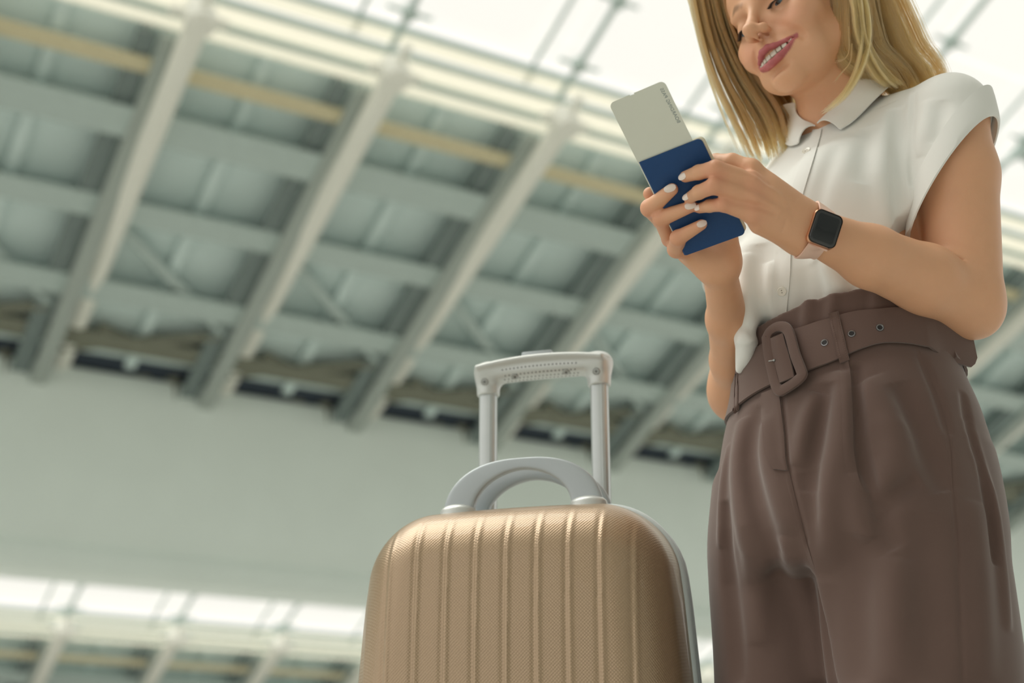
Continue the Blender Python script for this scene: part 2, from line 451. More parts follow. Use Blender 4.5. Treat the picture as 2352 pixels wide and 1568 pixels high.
def roof_bay(E, t0, t1, wname, second=False):
    P = lambda t, s, w=0.0: E + D1 * t + DS * s + DN * w
    cl = thing('ceiling', 'sloping grey panelled roof of the far lower bay' if second else 'sloping grey panelled roof on white steel struts', None, tuple(E), kind='structure')
    tks = [k * SP for k in range(t0, t1)]
    cache = {}
    def piece(name, key, mb_fn, m, loc, **kw):
        if key not in cache:
            mb = MB(); mb_fn(mb); cache[key] = mb.mesh(name, **kw); cache[key].materials.append(m)
        o = bpy.data.objects.new(name, cache[key]); C.objects.link(o); o.parent = cl
        o.location = Vector(np.asarray(loc) - E); return o
    rows = [(-7.0, -5.4), (-5.4, -3.7), (-3.7, -2.0), (-2.0, -0.3), (-0.3, 2.6)]
    for t in tks:
        for i, (s0, s1) in enumerate(rows):
            piece('roof_panel', ('p', i), lambda b: b.box((0, 0, 0), D1 * (SP / 2 - 0.012), DS * ((s1 - s0) / 2 - 0.012), DN * 0.04), M_eaves_shade if i == 4 else M_panel, P(t + SP / 2, (s0 + s1) / 2, 0.06))
    L = (tks[-1] - tks[0] + SP) / 2; tm = (tks[-1] + SP + tks[0]) / 2
    for s, hw, dp, m in [(-5.4, 0.17, 0.20, M_grey), (-3.7, 0.12, 0.16, M_grey), (-2.0, 0.12, 0.16, M_grey), (-0.80, 0.09, 0.12, M_olive)]:
        piece('purlin', ('u', s), lambda b: b.box((0, 0, 0), D1 * L, DS * hw, DN * dp), m, P(tm, s, -dp))
        piece('purlin_flange', ('uf', s), lambda b: b.box((0, 0, 0), D1 * L, DS * (hw + 0.10), DN * 0.02), M_grey if m is M_grey else M_olive, P(tm, s - 0.12, -2 * dp - 0.02))
    piece('yellow_strip', 'y', lambda b: b.box((0, 0, 0), D1 * L, DS * 0.125, DN * 0.02), M_yellow, P(tm, -6.50, -0.36))
    for s, hw, w in [(-7.12, 0.11, -0.12), (-7.42, 0.15, -0.05), (-7.85, 0.13, 0.0)]:
        piece('skylight_kerb', ('k', s), lambda b: b.box((0, 0, 0), D1 * L, DS * hw, DN * 0.012), M_opal, P(tm, s, w))
    for s, w in ((-7.27, -0.1), (-7.64, -0.05), (-8.0, 0.0)):
        piece('glazing_rail', 'gr', lambda b: b.box((0, 0, 0), D1 * L, DS * 0.035, DN * 0.06), M_grey, P(tm, s, w))
    for t in tks:
        piece('rafter', 'r', lambda b: (b.box((0, 0, 0), DS * 4.6, D1 * 0.05, DN * 0.14), b.box(-DN * 0.14, DS * 4.6, D1 * 0.15, DN * 0.02)), M_rafter_shade, P(t - 0.66, -2.4, -0.16))
        piece('stiffener', 'st', lambda b: b.box((0, 0, 0), DS * 3.4, D1 * 0.09, DN * 0.04), M_panel, P(t + 1.1, -3.6, -0.06))
    # struts, posts and braces hang below the roof plane
    def below(t, s, w):
        p = P(t, s); r = p - CAM; k = 1 + w / (r @ DN)
        return CAM + r * k
    foot0 = P(0, 0.1); top0 = below(0, -7.25, -0.7)
    for t in tks:
        o = D1 * t
        piece('strut', 'tube', lambda b: b.tube(foot0 - E, top0 - E, 0.17, 12), M_white, E + o, smooth=True)
        piece('node', 'node', lambda b: (b.lathe([(0.02, -0.24), (0.20, -0.2), (0.24, 0), (0.20, 0.2), (0.02, 0.24)], (0, 0, 0), DN, 14), b.tube(-D1 * 0.4, D1 * 0.4, 0.07, 8), b.tube(-DS * 0.5, DS * 0.3, 0.07, 8)), M_white, top0 + o, smooth=True)
        piece('side_strut', 'tube2', lambda b: b.box((P(-0.36, -3.2, -0.42) - E), DS * 3.9, D1 * 0.13, DN * 0.06), M_mid, E + o)
        piece('post', 'post', lambda b: b.box(np.array([0, 0, 0.75]), (0.10, 0, 0), (0, 0.10, 0), (0, 0, 0.85)), M_white, foot0 + o)
        nd = P(1.95, 0.05) + np.array([0, 0, 0.42])
        piece('brace', 'b1', lambda b: b.tube(P(0.35, -1.15, -0.2) - E, nd - E, 0.10, 8), M_olive, E + o, smooth=True)
        piece('brace', 'b2', lambda b: b.tube(P(1.2, 0.15) + np.array([0, 0, -0.1]) - E, nd - E, 0.10, 8), M_olive, E + o, smooth=True)
        piece('brace', 'b3', lambda b: b.tube(P(2.7, 0.15) + np.array([0, 0, -0.1]) - E, nd - E, 0.08, 8), M_olive, E + o, smooth=True)
        piece('post', 'post2', lambda b: b.box(nd - E + np.array([0, 0, -0.35]), (0.10, 0, 0), (0, 0.10, 0), (0, 0, 0.45)), M_olive, E + o)
        piece('cross_brace', 'c1', lambda b: b.tube(P(-0.6, -1.6, -0.25) - E, P(-2.9, -3.4, -0.12) - E, 0.09, 8), M_grey, E + o, smooth=True)
        piece('cross_brace', 'c2', lambda b: b.tube(P(-0.6, -1.5, -0.25) - E, P(-3.2, -0.4, -0.12) - E, 0.09, 8), M_olive, E + o, smooth=True)
    # skylight above the kerb: glazing bars, nodes and panes
    wd = thing(wname, 'far skylight of the lower roof bay' if second else 'wide glazed skylight above the grey roof', None, tuple(E), kind='structure')
    def wpiece(name, key, fn, m, loc, **kw):
        o = piece(name, key, fn, m, loc, **kw); o.parent = wd; return o
    smax = -14.0 if second else -24.0
    n = int((-8.0 - smax) / 2.4)
    for i, t in enumerate(tks):
        for j in range(n):
            s = -8.0 - 2.4 * (j + 0.5)
            wpiece('pane', 'pane', lambda b: b.box((0, 0, 0), D1 * (SP / 2 - 0.03), DS * 1.17, DN * 0.006), M_glass, P(t + SP / 2, s, 0.25))
        for k, (dt, r, w) in enumerate([(-0.75, 0.035, 0.05), (-0.15, 0.055, -0.1)]):
            wpiece('glazing_bar', ('gb', k), lambda b: b.tube((0, 0, 0), DS * (smax + 7.6), r, 8), M_grey, P(t + dt, -7.7, w), smooth=True)
        for j in range(n + 1):
            s = -8.35 - 1.2 * j
            wpiece('glazing_node', 'gn', lambda b: (b.lathe([(0.02, -0.12), (0.12, -0.06), (0.12, 0.06), (0.02, 0.12)], (0, 0, 0), DN, 10), b.tube(-D1 * 0.35, D1 * 0.35, 0.03, 6), b.tube(-DS * 0.3, DS * 0.3, 0.06, 6)), M_grey, P(t - 0.15, s, -0.1), smooth=True)
    if not second:
        for j in range(8):                                                   # space frame far along the hall
            for i in range(5, t1):
                t = i * SP
                for dt, ds in ((SP, 0.0), (SP / 2, 1.2), (-SP / 2, 1.2)):
                    k = ('sf', dt, ds)
                    wpiece('space_frame_bar', k, lambda b: b.tube((0, 0, 0), D1 * dt + DS * ds * 1.0 - DN * (0.5 if ds else 0), 0.055, 6), M_grey, P(t + (SP / 2 if j % 2 else 0), -9.4 - 1.9 * j, -0.15), smooth=True)
                wpiece('space_frame_node', 'sfn', lambda b: b.lathe([(0.02, -0.2), (0.17, -0.12), (0.2, 0), (0.17, 0.12), (0.02, 0.2)], (0, 0, 0), DN, 10), M_grey, P(t + (SP / 2 if j % 2 else 0), -9.4 - 1.9 * j, -0.15), smooth=True)

roof_bay(E0, -11, 13, 'window_1')
roof_bay(E1, -9, 11, 'window_2', True)

# the long grey fascia under the eaves: a gently bellied face with a rolled lower lip
zt = E0[2] - 0.05
r_ = ray(0, 1302); tt = ((E0 - CAM) @ DH) / (r_ @ DH); zb = (CAM + r_ * tt)[2]
prof = [(0.9, zt), (0.0, zt), (-0.06, zt - 0.06), (-0.10, zt - 0.5), (-0.12, (zt + zb) / 2), (-0.10, zb + 1.0), (-0.02, zb + 0.62), (0.04, zb + 0.5), (-0.03, zb + 0.42), (-0.06, zb + 0.25), (-0.02, zb + 0.08), (0.10, zb), (0.9, zb)]
mb = MB(); base = E0 - np.array([0, 0, E0[2]])
mb.sweep([base - D1 * 31.4, base + D1 * 37], prof, [(DH, np.array([0, 0, 1.0]))] * 2)
tag(link('trim_1', mb.mesh('fascia', smooth=True, bevel=0.02), None, M_fascia), 'long grey curved fascia under the eaves', kind='structure')
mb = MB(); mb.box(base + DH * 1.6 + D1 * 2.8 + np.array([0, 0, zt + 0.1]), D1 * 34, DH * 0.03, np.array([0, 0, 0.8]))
tag(link('wall_back', mb.mesh('void'), None, M_gap_shade), 'dark sheet coloured as the shade in the gap above the fascia', kind='structure')
# unseen half of the hall behind the camera, added to shape the front light: rear roof slope and rear wall
M_rear = mat('rear wall panelling', srgb(232, 234, 230), 0.7, noise=0.06, nscale=1.0)
ridge = E0 - DS * 24.3 + D1 * 2.8
DR = -DH * math.cos(_a) + np.array([0, 0, -math.sin(_a)])
mb = MB(); mb.box(ridge + DR * 12 + np.array([0, 0, 0.3]), D1 * 34, DR * 12, np.cross(D1, DR) * 0.12)
tag(link('ceiling', mb.mesh('rear_roof'), None, M_rear), 'plain unseen rear slope of the hall roof, added to shape the front light', kind='structure')
rw = ridge + DR * 24; hz = rw[2]
mb = MB(); mb.box(np.array([rw[0], rw[1], hz / 2]), D1 * 34, DH * 0.15, np.array([0, 0, hz / 2]))
tag(link('wall_rear', mb.mesh('rear_wall'), None, M_rear), 'unseen rear wall of the hall, added to shape the front light', kind='structure')
# ------------------------------------------------------------------ suitcase
YAW = math.radians(16.5)
SU = np.array([math.cos(YAW), -math.sin(YAW), 0.0]); SV = np.array([math.sin(YAW), math.cos(YAW), 0.0]); SZ = np.array([0, 0, 1.0])
S_TOP = W(1207, 1174, 1.76)                       # top of the seam of the front shell, in the middle
S0 = np.array([S_TOP[0], S_TOP[1], 0.0])          # seam plane at floor level
ZT = S_TOP[2]; ZB = 0.055
SP_ = lambda u, v, z: S0 + SU * u + SV * v + SZ * z

M_gold = mat('gold ribbed shell', srgb(168, 144, 116), 0.33, metal=0.40, spec=0.6, coat=0.25)
_nt = M_gold.node_tree; _b = _nt.nodes['Principled BSDF']
_tc = _nt.nodes.new('ShaderNodeTexCoord'); _sp = _nt.nodes.new('ShaderNodeSeparateXYZ'); _nt.links.new(_tc.outputs['Object'], _sp.inputs[0])
def _mth(nt, op, a, b=None):
    n = nt.nodes.new('ShaderNodeMath'); n.operation = op
    for i, q in enumerate((a, b)):
        if q is None: continue
        if isinstance(q, (int, float)): n.inputs[i].default_value = q
        else: nt.links.new(q, n.inputs[i])
    return n.outputs[0]
_x = _mth(_nt, 'ADD', _sp.outputs[0], _mth(_nt, 'MULTIPLY', _sp.outputs[1], 0.35)); _z = _mth(_nt, 'ADD', _sp.outputs[2], _mth(_nt, 'MULTIPLY', _sp.outputs[1], 0.35))
_k = 2 * math.pi / 0.0041
_s1 = _mth(_nt, 'SINE', _mth(_nt, 'MULTIPLY', _x, _k)); _s2 = _mth(_nt, 'SINE', _mth(_nt, 'MULTIPLY', _z, _k))
_h = _mth(_nt, 'MULTIPLY', _s1, _s2)
_bp = _nt.nodes.new('ShaderNodeBump'); _bp.inputs['Strength'].default_value = 0.22; _bp.inputs['Distance'].default_value = 0.0006
_nt.links.new(_h, _bp.inputs['Height']); _nt.links.new(_bp.outputs[0], _b.inputs['Normal'])
M_silver = mat('satin silver plastic', srgb(204, 208, 206), 0.36, metal=0.40, noise=0.03, nscale=30)
M_silver2 = mat('matt silver plastic', srgb(176, 184, 188), 0.42, metal=0.30, noise=0.03, nscale=30)
M_alu = mat('brushed aluminium tube', srgb(196, 202, 202), 0.34, metal=0.6, noise=0.06, nscale=60)
M_trim = mat('pale grey rubber trim', srgb(212, 224, 226), 0.45)
M_zip = mat('grey zip tape', srgb(180, 192, 194), 0.8, bump=0.6, bscale=900)
M_black = mat('black plastic', srgb(30, 30, 32), 0.5)
M_steel = mat('screw steel', srgb(170, 172, 170), 0.3, metal=0.9)

suit = thing('suitcase', 'gold ribbed hard shell suitcase with silver carry handles and extended trolley handle', 'suitcase', tuple(S0))

HALF = 0.2035
def half_w(z):                                     # outline half width over the height, narrowing to the top
    return np.interp(z, [ZB, 0.25, ZT - 0.22, ZT - 0.12, ZT], [HALF - 0.012, HALF, HALF - 0.002, HALF - 0.009, HALF - 0.022])
def outline_d(x, z, inset=0.0, r=0.080, sag=0.007):
    zt = F32(ZT) - F32(sag) * (x / F32(0.2)) ** 2
    hz = (zt - F32(ZB)) / 2; zc = (zt + F32(ZB)) / 2
    hw = half_w(z).astype(F32)
    qx = np.abs(x) - (hw - F32(inset) - F32(r)); qz = np.abs(z - zc) - (hz - F32(inset) - F32(r))
    return np.sqrt(np.maximum(qx, 0) ** 2 + np.maximum(qz, 0) ** 2) + np.minimum(np.maximum(qx, qz), 0) - F32(r)
def shell(depth, sgn, ribs=True):
    """half shell from the seam plane v=0 towards sgn*v"""
    s = Solid()
    def fn(P):
        q = P - S0.astype(F32); x = dot3(q, SU); v = dot3(q, SV) * F32(sgn); z = q[..., 2]
        f = np.clip(v / F32(depth), 0, 1.2)
        d2 = outline_d(x, z) + F32(0.020) * f ** 1.5
        rr = F32(0.052)
        a = d2 + rr; b = v - F32(depth) + rr + F32(0.010) * (x / F32(0.2)) ** 2 + F32(0.10) * np.maximum((z - F32(ZT - 0.16)), 0) ** 1.4
        d = np.sqrt(np.maximum(a, 0) ** 2 + np.maximum(b, 0) ** 2) + np.minimum(np.maximum(a, b), 0) - rr
        if ribs:
            edge = np.clip((-outline_d(x, z) - F32(0.012)) / F32(0.04), 0, 1) * np.clip((v - F32(0.035)) / F32(0.03), 0, 1)
            u = (x - F32(0.005)) / F32(0.0368); w = (u - np.floor(u)) * F32(0.0368)
            w = np.minimum(w, F32(0.0368) - w) * np.where(u - np.floor(u) > 0.5, -1, 1)
            bead = F32(0.0016) * np.exp(-((w - F32(0.0022)) / F32(0.0028)) ** 2) - F32(0.0013) * np.exp(-((w + F32(0.0028)) / F32(0.0028)) ** 2)
            d = d - bead * edge
        return np.maximum(d, -v)
    cc = SP_(0, sgn * depth / 2, 0)
    s.op('add', fn, [(cc + SZ * 0.1, cc + SZ * (ZT - 0.1), 0.27)], 0)
    return s
def put_local(name, V, F, parent, m, label=None):
    """mesh kept in the suitcase's own axes so that textures follow it"""
    R = np.stack([SU, SV, SZ], 0)
    me = mesh_from(name, (V - S0) @ R.T, F); me.materials.append(m)
    o = bpy.data.objects.new(name, me); C.objects.link(o); o.parent = parent; o.rotation_euler = (0, 0, -YAW)
    if label: o['label'] = label
    return o
DF, DB = 0.105, 0.095
V, F = shell(DF, -1).mesh(0.0018, SP_(0, 0, 0) - [0.3, 0.25, 0], SP_(0, 0, ZT) + [0.3, 0.15, 0.02])
put_local('front_shell', V, F, suit, M_gold)
V, F = shell(DB, 1, False).mesh(0.004, SP_(0, 0.026, 0) - [0.3, 0.25, 0], SP_(0, 0, ZT) + [0.3, 0.25, 0.02])
V = V + SV * 0.024
put_local('back_shell', V, F, suit, M_gold)

def ring_path(inset, v, n=160):
    """points of the outline at a depth v"""
    pts = []
    for i in range(n):
        a = 2 * math.pi * i / n; lo, hi = 0.0, 0.6; dx, dz = math.cos(a), math.sin(a); zc = (ZT + ZB) / 2
        for _ in range(30):
            m = (lo + hi) / 2
            if outline_d(np.array(dx * m * 0.6, F32), np.array(zc + dz * m, F32)) < -inset: lo = m
            else: hi = m
        pts.append((dx * lo * 0.6, zc + dz * lo))
    pts = np.array(pts); P = [SP_(x, v, z) for x, z in pts]
    ax = []
    for i in range(n):
        t = pts[(i + 1) % n] - pts[i - 1]; t /= np.linalg.norm(t); nrm = (t[1], -t[0])
        ax.append((SU * nrm[0] + SZ * nrm[1], SV))
    return P, ax
def ring(name, inset, v, prof, m, label=None, n=160):
    mb = MB(); P, ax = ring_path(inset, v, n); mb.sweep(P, prof, ax, True)
    return child(name, mb.mesh(name, smooth=True), suit, m, label)
circ = lambda r, n=8, sx=1.0, sy=1.0: [(r * sx * math.cos(2 * math.pi * i / n), r * sy * math.sin(2 * math.pi * i / n)) for i in range(n)]
ring('piping', 0.001, 0.002, circ(0.006, 10), M_trim, 'pale grey piping beside the zip')
ring('piping', 0.001, 0.024, circ(0.006, 10), M_trim)
ring('zip_tape', 0.003, 0.013, [(-0.004, -0.012), (0.002, -0.012), (0.002, 0.012), (-0.004, 0.012)], M_zip)
# zip teeth on the part of the seam that shows
tp, tax = ring_path(0.0, 0.013, 900)
mb = MB()
for p, (ax, ay) in list(zip(tp, tax))[:420]:
    for q in (-1, 1): mb.box(p + ax * 0.0008 + ay * 0.0016 * q, ax * 0.0014, ay * 0.0015, np.cross(ax, ay) * 0.0006)
zt_ = child('zip_teeth', mb.mesh('zip_teeth'), suit, M_steel); zt_['kind'] = 'stuff'

# carry handles: two flat bowed straps with silver mounts
def carry(v0, u0, u1, rise, lean, mname, width=0.017, thick=0.0065):
    n = 48; pts = []; ax = []
    zb0 = ZT - 0.004
    for i in range(n + 1):
        a = math.pi * i / n; u = (u0 + u1) / 2 - math.cos(a) * (u1 - u0) / 2
        z = zb0 - 0.012 + rise * (math.sin(a) ** 0.80)
        pts.append((u, v0 + lean * math.sin(a), z))
    P = [SP_(*q) for q in pts]; P = np.array(P)
    for i in range(n + 1):
        t = P[min(i + 1, n)] - P[max(i - 1, 0)]; t /= np.linalg.norm(t)
        rad = np.cross(t, SV); rad /= np.linalg.norm(rad); w = np.cross(rad, t)
        wd = 0.0115 + 0.0200 * abs(math.cos(math.pi * i / n)) ** 1.6
        ax.append((rad * (thick * 2 / 0.01), w * (1)))
        ax[-1] = (rad, w, wd)
    mb = MB(); prof = []
    v = []; m = 20
    for p, (rad, w, wd) in zip(P, ax):
        # seen from in front the strap is wd wide radially and thick across
        for j in range(m):
            a = 2 * math.pi * j / m; ca, sa = math.cos(a), math.sin(a)
            x = math.copysign(abs(ca) ** 0.45, ca) * wd * 0.62; y = math.copysign(abs(sa) ** 0.4, sa) * thick
            v.append(p + rad * x + w * y)
    f = []
    for i in range(n):
        for j in range(m): f.append((i * m + j, i * m + (j + 1) % m, (i + 1) * m + (j + 1) % m, (i + 1) * m + j))
    f += [tuple(range(m - 1, -1, -1)), tuple(range(n * m, n * m + m))]
    mb.add(v, f); h = child('carry_handle', mb.mesh('carry_handle', smooth=True), suit, M_silver2, mname)
    for u in (u0, u1):
        s = Solid(); c = SP_(u, v0, zb0 - 0.012 * (u / 0.2) ** 2 + 0.004)
        R = np.stack([SU, SV, SZ], 1)
        s.ell(c, (0.023, 0.015, 0.0095), R, k=0)
        s.ell(c - SZ * 0.006, (0.025, 0.016, 0.006), R, k=0.004)
        V, F = s.mesh(0.0016, c - 0.04, c + 0.04)
        o = mesh_from('handle_mount', V, F); child('handle_mount', o, h, M_silver)
carry(-0.028, -0.078, 0.087, 0.069, 0.0, 'flat silver strap of the front half')
carry(0.024, -0.078, 0.087, 0.069, 0.0, 'flat silver strap of the back half')

# trolley handle
tr = thing('trolley_handle', None, None, tuple(SP_(0.012, 0.10, ZT))); tr.parent = suit; tr.matrix_parent_inverse = world_matrix(suit).inverted()
TV = 0.088                                          # depth of the tubes behind the seam
def to_plane(px, py, v=TV):                         # point of the handle's own plane seen at a photograph point
    r = ray(px, py); t = ((S0 + SV * v - CAM) @ SV) / (r @ SV); q = CAM + r * t - S0
    return q @ SU, q[2]
uL, zL = to_plane(1121, 907); uR, zR = to_plane(1377, 890); zs = (zL + zR) / 2
uL0 = to_plane(1121.5, 1060)[0]; uR0 = to_plane(1380, 1060)[0]
uL = (uL + uL0) / 2; uR = (uR + uR0) / 2
TW = 0.0118
def tube_prof(a, b, n=20):
    p = []
    for i in range(n):
        t = 2 * math.pi * i / n; c, s_ = math.cos(t), math.sin(t)
        p.append((math.copysign(abs(c) ** 0.62, c) * a, math.copysign(abs(s_) ** 0.62, s_) * b))
    return p
for u in (uL, uR):
    mb = MB(); mb.sweep([SP_(u, TV, ZT - 0.30), SP_(u, TV, zs + 0.02)], tube_prof(TW, TW * 0.85), [(SU, SV)] * 2)
    mb.box(SP_(u + 0.0045, TV - TW * 0.85, (ZT - 0.3 + zs) / 2), SU * 0.0006, SV * 0.0005, SZ * (zs - ZT + 0.3) / 2)
    child('pole', mb.mesh('pole', smooth=True), tr, M_alu)
uTL, zTL = to_plane(1091, 850); uTR, zTR = to_plane(1404, 822)
uc = (uL + uR) / 2; hu = (uR - uL) / 2
g = Solid(); R = np.stack([SU, SV, SZ], 1)
# bar: bowed grip, fuller on its upper side, with two sockets
ztop = zs + 0.040
NB = 12
for i in range(NB):
    a0 = -1 + 2 * i / NB; a1 = -1 + 2 * (i + 1) / NB
    arc = lambda a: SP_(uc + a * (hu + 0.004), TV - 0.002, ztop - 0.011 - 0.003 * a * a)
    wz = lambda a: 0.0110 - 0.001 * a * a
    g.flat(arc(a0), arc(a1), (0.0185, wz(a0)), (0.0185, wz(a1)), SV, k=0.0)
capS = Solid()                                                               # overhanging cap
for i in range(NB):
    a0 = -1 + 2 * i / NB; a1 = -1 + 2 * (i + 1) / NB
    cap = lambda a: SP_(uc + a * (hu + 0.0085), TV - 0.002, ztop + 0.0015 - 0.0075 * a * a)
    capS.flat(cap(a0), cap(a1), (0.0265, 0.0070), (0.0265, 0.0070), SV, k=0.0)
g.op('add', capS.ev, [(cap(-1), cap(1), 0.035)], 0.008)
for u in (uL, uR):
    g.flat(SP_(u, TV, zs + 0.004), SP_(u, TV, zs + 0.032), (0.0155, 0.0145), (0.017, 0.016), SU, k=0.010)
    g.op('int', lambda P: F32(zs - 0.0005) - P[..., 2] , [(SP_(u, TV, zs), SP_(u, TV, zs), 0.03)], 0.002)
V, F = g.mesh(0.0013, SP_(uc, TV, zs) - [0.16, 0.09, 0.03], SP_(uc, TV, zs) + [0.16, 0.09, 0.08])
# finger dimples: raised dots coloured as the shade in pits, front lower face
grip = child('grip', mesh_from('grip', V, F), tr, M_silver, 'satin silver grip with pitted underside')
pit = MB()
for r_i, (vv, zz, cnt) in enumerate([(-0.0215, 0.030, 20), (-0.0165, 0.0225, 19), (-0.0095, 0.0205, 20), (-0.0025, 0.0205, 19)]):
    for i in range(cnt):
        a = -0.66 + 1.32 * i / 19 + (0.035 if cnt == 19 else 0)
        p = g.near(np.array([SP_(uc + a * hu, TV + vv, zs + zz - 0.004 * a * a)]))[0]; nn = g.grad(np.array([p]))[0]
        pit.lathe([(0.0011, -0.001), (0.0011, 0.00015), (0.0004, 0.0003)], p, nn, 8)
o = child('pit_shade_dots', pit.mesh('pit_shade_dots'), grip, mat('shaded pit', srgb(104, 108, 108), 0.7)); o['kind'] = 'stuff'
for u, vv, zz in ((uL, -0.016, zs + 0.014), (uR, -0.016, zs + 0.014), (uc - hu * 0.46, -0.009, zs + 0.02), (uc + hu * 0.46, -0.009, zs + 0.02)):
    p = g.near(np.array([SP_(u, TV + vv - 0.004, zz)]))[0]; nn = g.grad(np.array([p]))[0]
    mb = MB(); mb.lathe([(0.0052, -0.001), (0.0052, 0.0004), (0.0045, 0.0009), (0.0040, 0.0003), (0.0038, 0.0003), (0.002, 0.0008), (0.0005, 0.0009)], p, nn, 20)
    sc = child('screw', mb.mesh('screw', smooth=True), tr, M_steel)
    mb = MB(); x = _n(np.cross(nn, SZ)); y = np.cross(nn, x)
    mb.box(p + nn * 0.0009, x * 0.002, y * 0.0004, nn * 0.0003); mb.box(p + nn * 0.0009, x * 0.0004, y * 0.002, nn * 0.0003)
    child('screw_slot', mb.mesh('screw_slot'), sc, M_black)
mb = MB(); mb.box(SP_(uc - 0.006, TV - 0.002, ztop + 0.0100), SU * 0.021, SV * 0.010, SZ * 0.0045)
child('release_button', mb.mesh('release_button', bevel=0.0018), tr, M_silver2)
# wheels under the case
for u in (-0.14, 0.14):
    for v in (-0.06, 0.085):
        mb = MB(); c = SP_(u, v, 0.026); mb.lathe([(0.010, -0.011), (0.024, -0.011), (0.026, -0.006), (0.026, 0.006), (0.024, 0.011), (0.010, 0.011)], c, SU, 20)
        mb.box(SP_(u, v, 0.052), SU * 0.016, SV * 0.020, SZ * 0.012)
        child('wheel', mb.mesh('wheel', smooth=True), suit, M_black)
# ------------------------------------------------------------------ the woman: body as one continuous solid
# head axes from the landmarks of the photograph (X her left, Y up, Z out of the face)
def rodr(r):
    t = np.linalg.norm(r); k = np.asarray(r) / t; K = np.array([[0, -k[2], k[1]], [k[2], 0, -k[0]], [-k[1], k[0], 0]])
    return np.eye(3) + math.sin(t) * K + (1 - math.cos(t)) * K @ K
HEAD_R = (-0.1879, -0.9100, 0.4460); HEAD_T = (0.3705, 0.4064, -1.8000)
_CW = np.stack([A_R, A_U, -A_F], 1)                  # camera axes to world
HR = _CW @ rodr(HEAD_R); HT = CAM + _CW @ np.array(HEAD_T)
def H(x, y, z): return HT + HR @ (np.array([x, y, z], float) / 1000.0)
def HL(P): return ((np.asarray(P) - HT) @ HR) * 1000.0

M_skin = mat('skin', srgb(222, 170, 134), 0.46, spec=0.4, sss=0.12, attr='Col', noise=0.05, nscale=60, bump=0.12, bscale=700)
M_nail = mat('pale nail varnish', srgb(236, 220, 210), 0.18, spec=0.6, coat=0.6)
M_lash = mat('dark lashes', srgb(40, 32, 30), 0.6)

Z = lambda z: z + CAM_H
person = thing('person', 'woman in white blouse and brown belted trousers looking down at the passport in her hands', 'person', (0.394, 1.60, 0.0))

LH = np.array([math.cos(math.radians(55)), -math.sin(math.radians(55)), 0.0])       # towards her left
FH = np.array([-math.sin(math.radians(55)), -math.cos(math.radians(55)), 0.0])      # the way her chest faces
SZ = np.array([0, 0, 1.0])
SH_L = np.array([0.520, 1.490, Z(0.832)]); SH_R = np.array([0.332, 1.758, Z(0.812)])
EL_L = W(2224, 690, 1.605); EL_R = np.array([0.288, 1.712, Z(0.556)])
WR_L = W(1852, 523, 1.505); WR_R = W(1653, 618, 1.590)

def mm(*p): return H(*p)
B = Solid()
# torso (mostly under the blouse), shoulders
B.loft([(Z(0.42), 0.394, 1.600, 0.120, 0.085, -50), (Z(0.50), 0.394, 1.600, 0.115, 0.080, -50), (Z(0.57), 0.395, 1.602, 0.108, 0.078, -51), (Z(0.66), 0.402, 1.608, 0.118, 0.085, -53),
        (Z(0.74), 0.412, 1.612, 0.132, 0.092, -54), (Z(0.80), 0.418, 1.618, 0.128, 0.080, -55), (Z(0.85), 0.424, 1.628, 0.095, 0.060, -55), (Z(0.875), 0.426, 1.630, 0.060, 0.052, -55)])
for S_, sg in ((SH_L, 1), (SH_R, -1)):
    B.cone(np.array([0.424, 1.628, Z(0.846)]) + LH * sg * 0.05, S_, 0.038, 0.038, 0.03)
# neck
NB_ = np.array([0.424, 1.628, Z(0.83)])
B.cone(NB_, H(0, -62, -22), 0.053, 0.049, 0.03)
B.cone(NB_ + FH * 0.022, H(0, -72, -2), 0.036, 0.024, 0.024)
# head
R3 = HR
def hell(c, r, k=8, mode='add', R=None): B.ell(H(*c), np.array(r, float) / 1000, R3 if R is None else R, k / 1000, mode)
def hcone(a, b, ra, rb, k=4, mode='add'): B.cone(H(*a), H(*b), ra / 1000, rb / 1000, k / 1000, mode)
hell((0, 38, -4), (73, 74, 92), 20)                       # skull
hell((0, 36, 34), (62, 48, 58), 20)                       # forehead
hell((0, -22, 36), (57, 56, 56), 16)                      # middle of the face
for s_ in (1, -1):
    hcone((51 * s_, -58, 12), (12 * s_, -94, 77), 15, 12, 22)     # jaw
    hell((45 * s_, -24, 60), (21, 19, 22), 14)            # cheekbone
    hell((30 * s_, -72, 60), (20, 19, 19), 14)
    hell((37 * s_, -42, 71), (19, 15, 16), 14)            # raised cheek of the smile
hell((0, -59, 46), (41, 40, 42), 18)
hell((0, -66, 64), (31, 27, 35), 14)                      # muzzle
hell((0, -94, 82), (15, 13, 15), 14)                      # chin
hell((0, -85.5, 94.5), (15, 4, 4.5), 9, 'sub')                  # fold over the chin
# eyes: sockets, brow, lids
for s_ in (1, -1):
    hell((30 * s_, 1, 98), (17, 11, 13), 12, 'sub')
    hcone((12 * s_, 15, 90), (42 * s_, 20, 78), 6, 4, 12)
    hell((31 * s_, -1, 73), (14.4, 13.8, 14.2), 5)
    hell((31 * s_, -8.4, 87), (11, 1.7, 5), 1.2, 'sub')
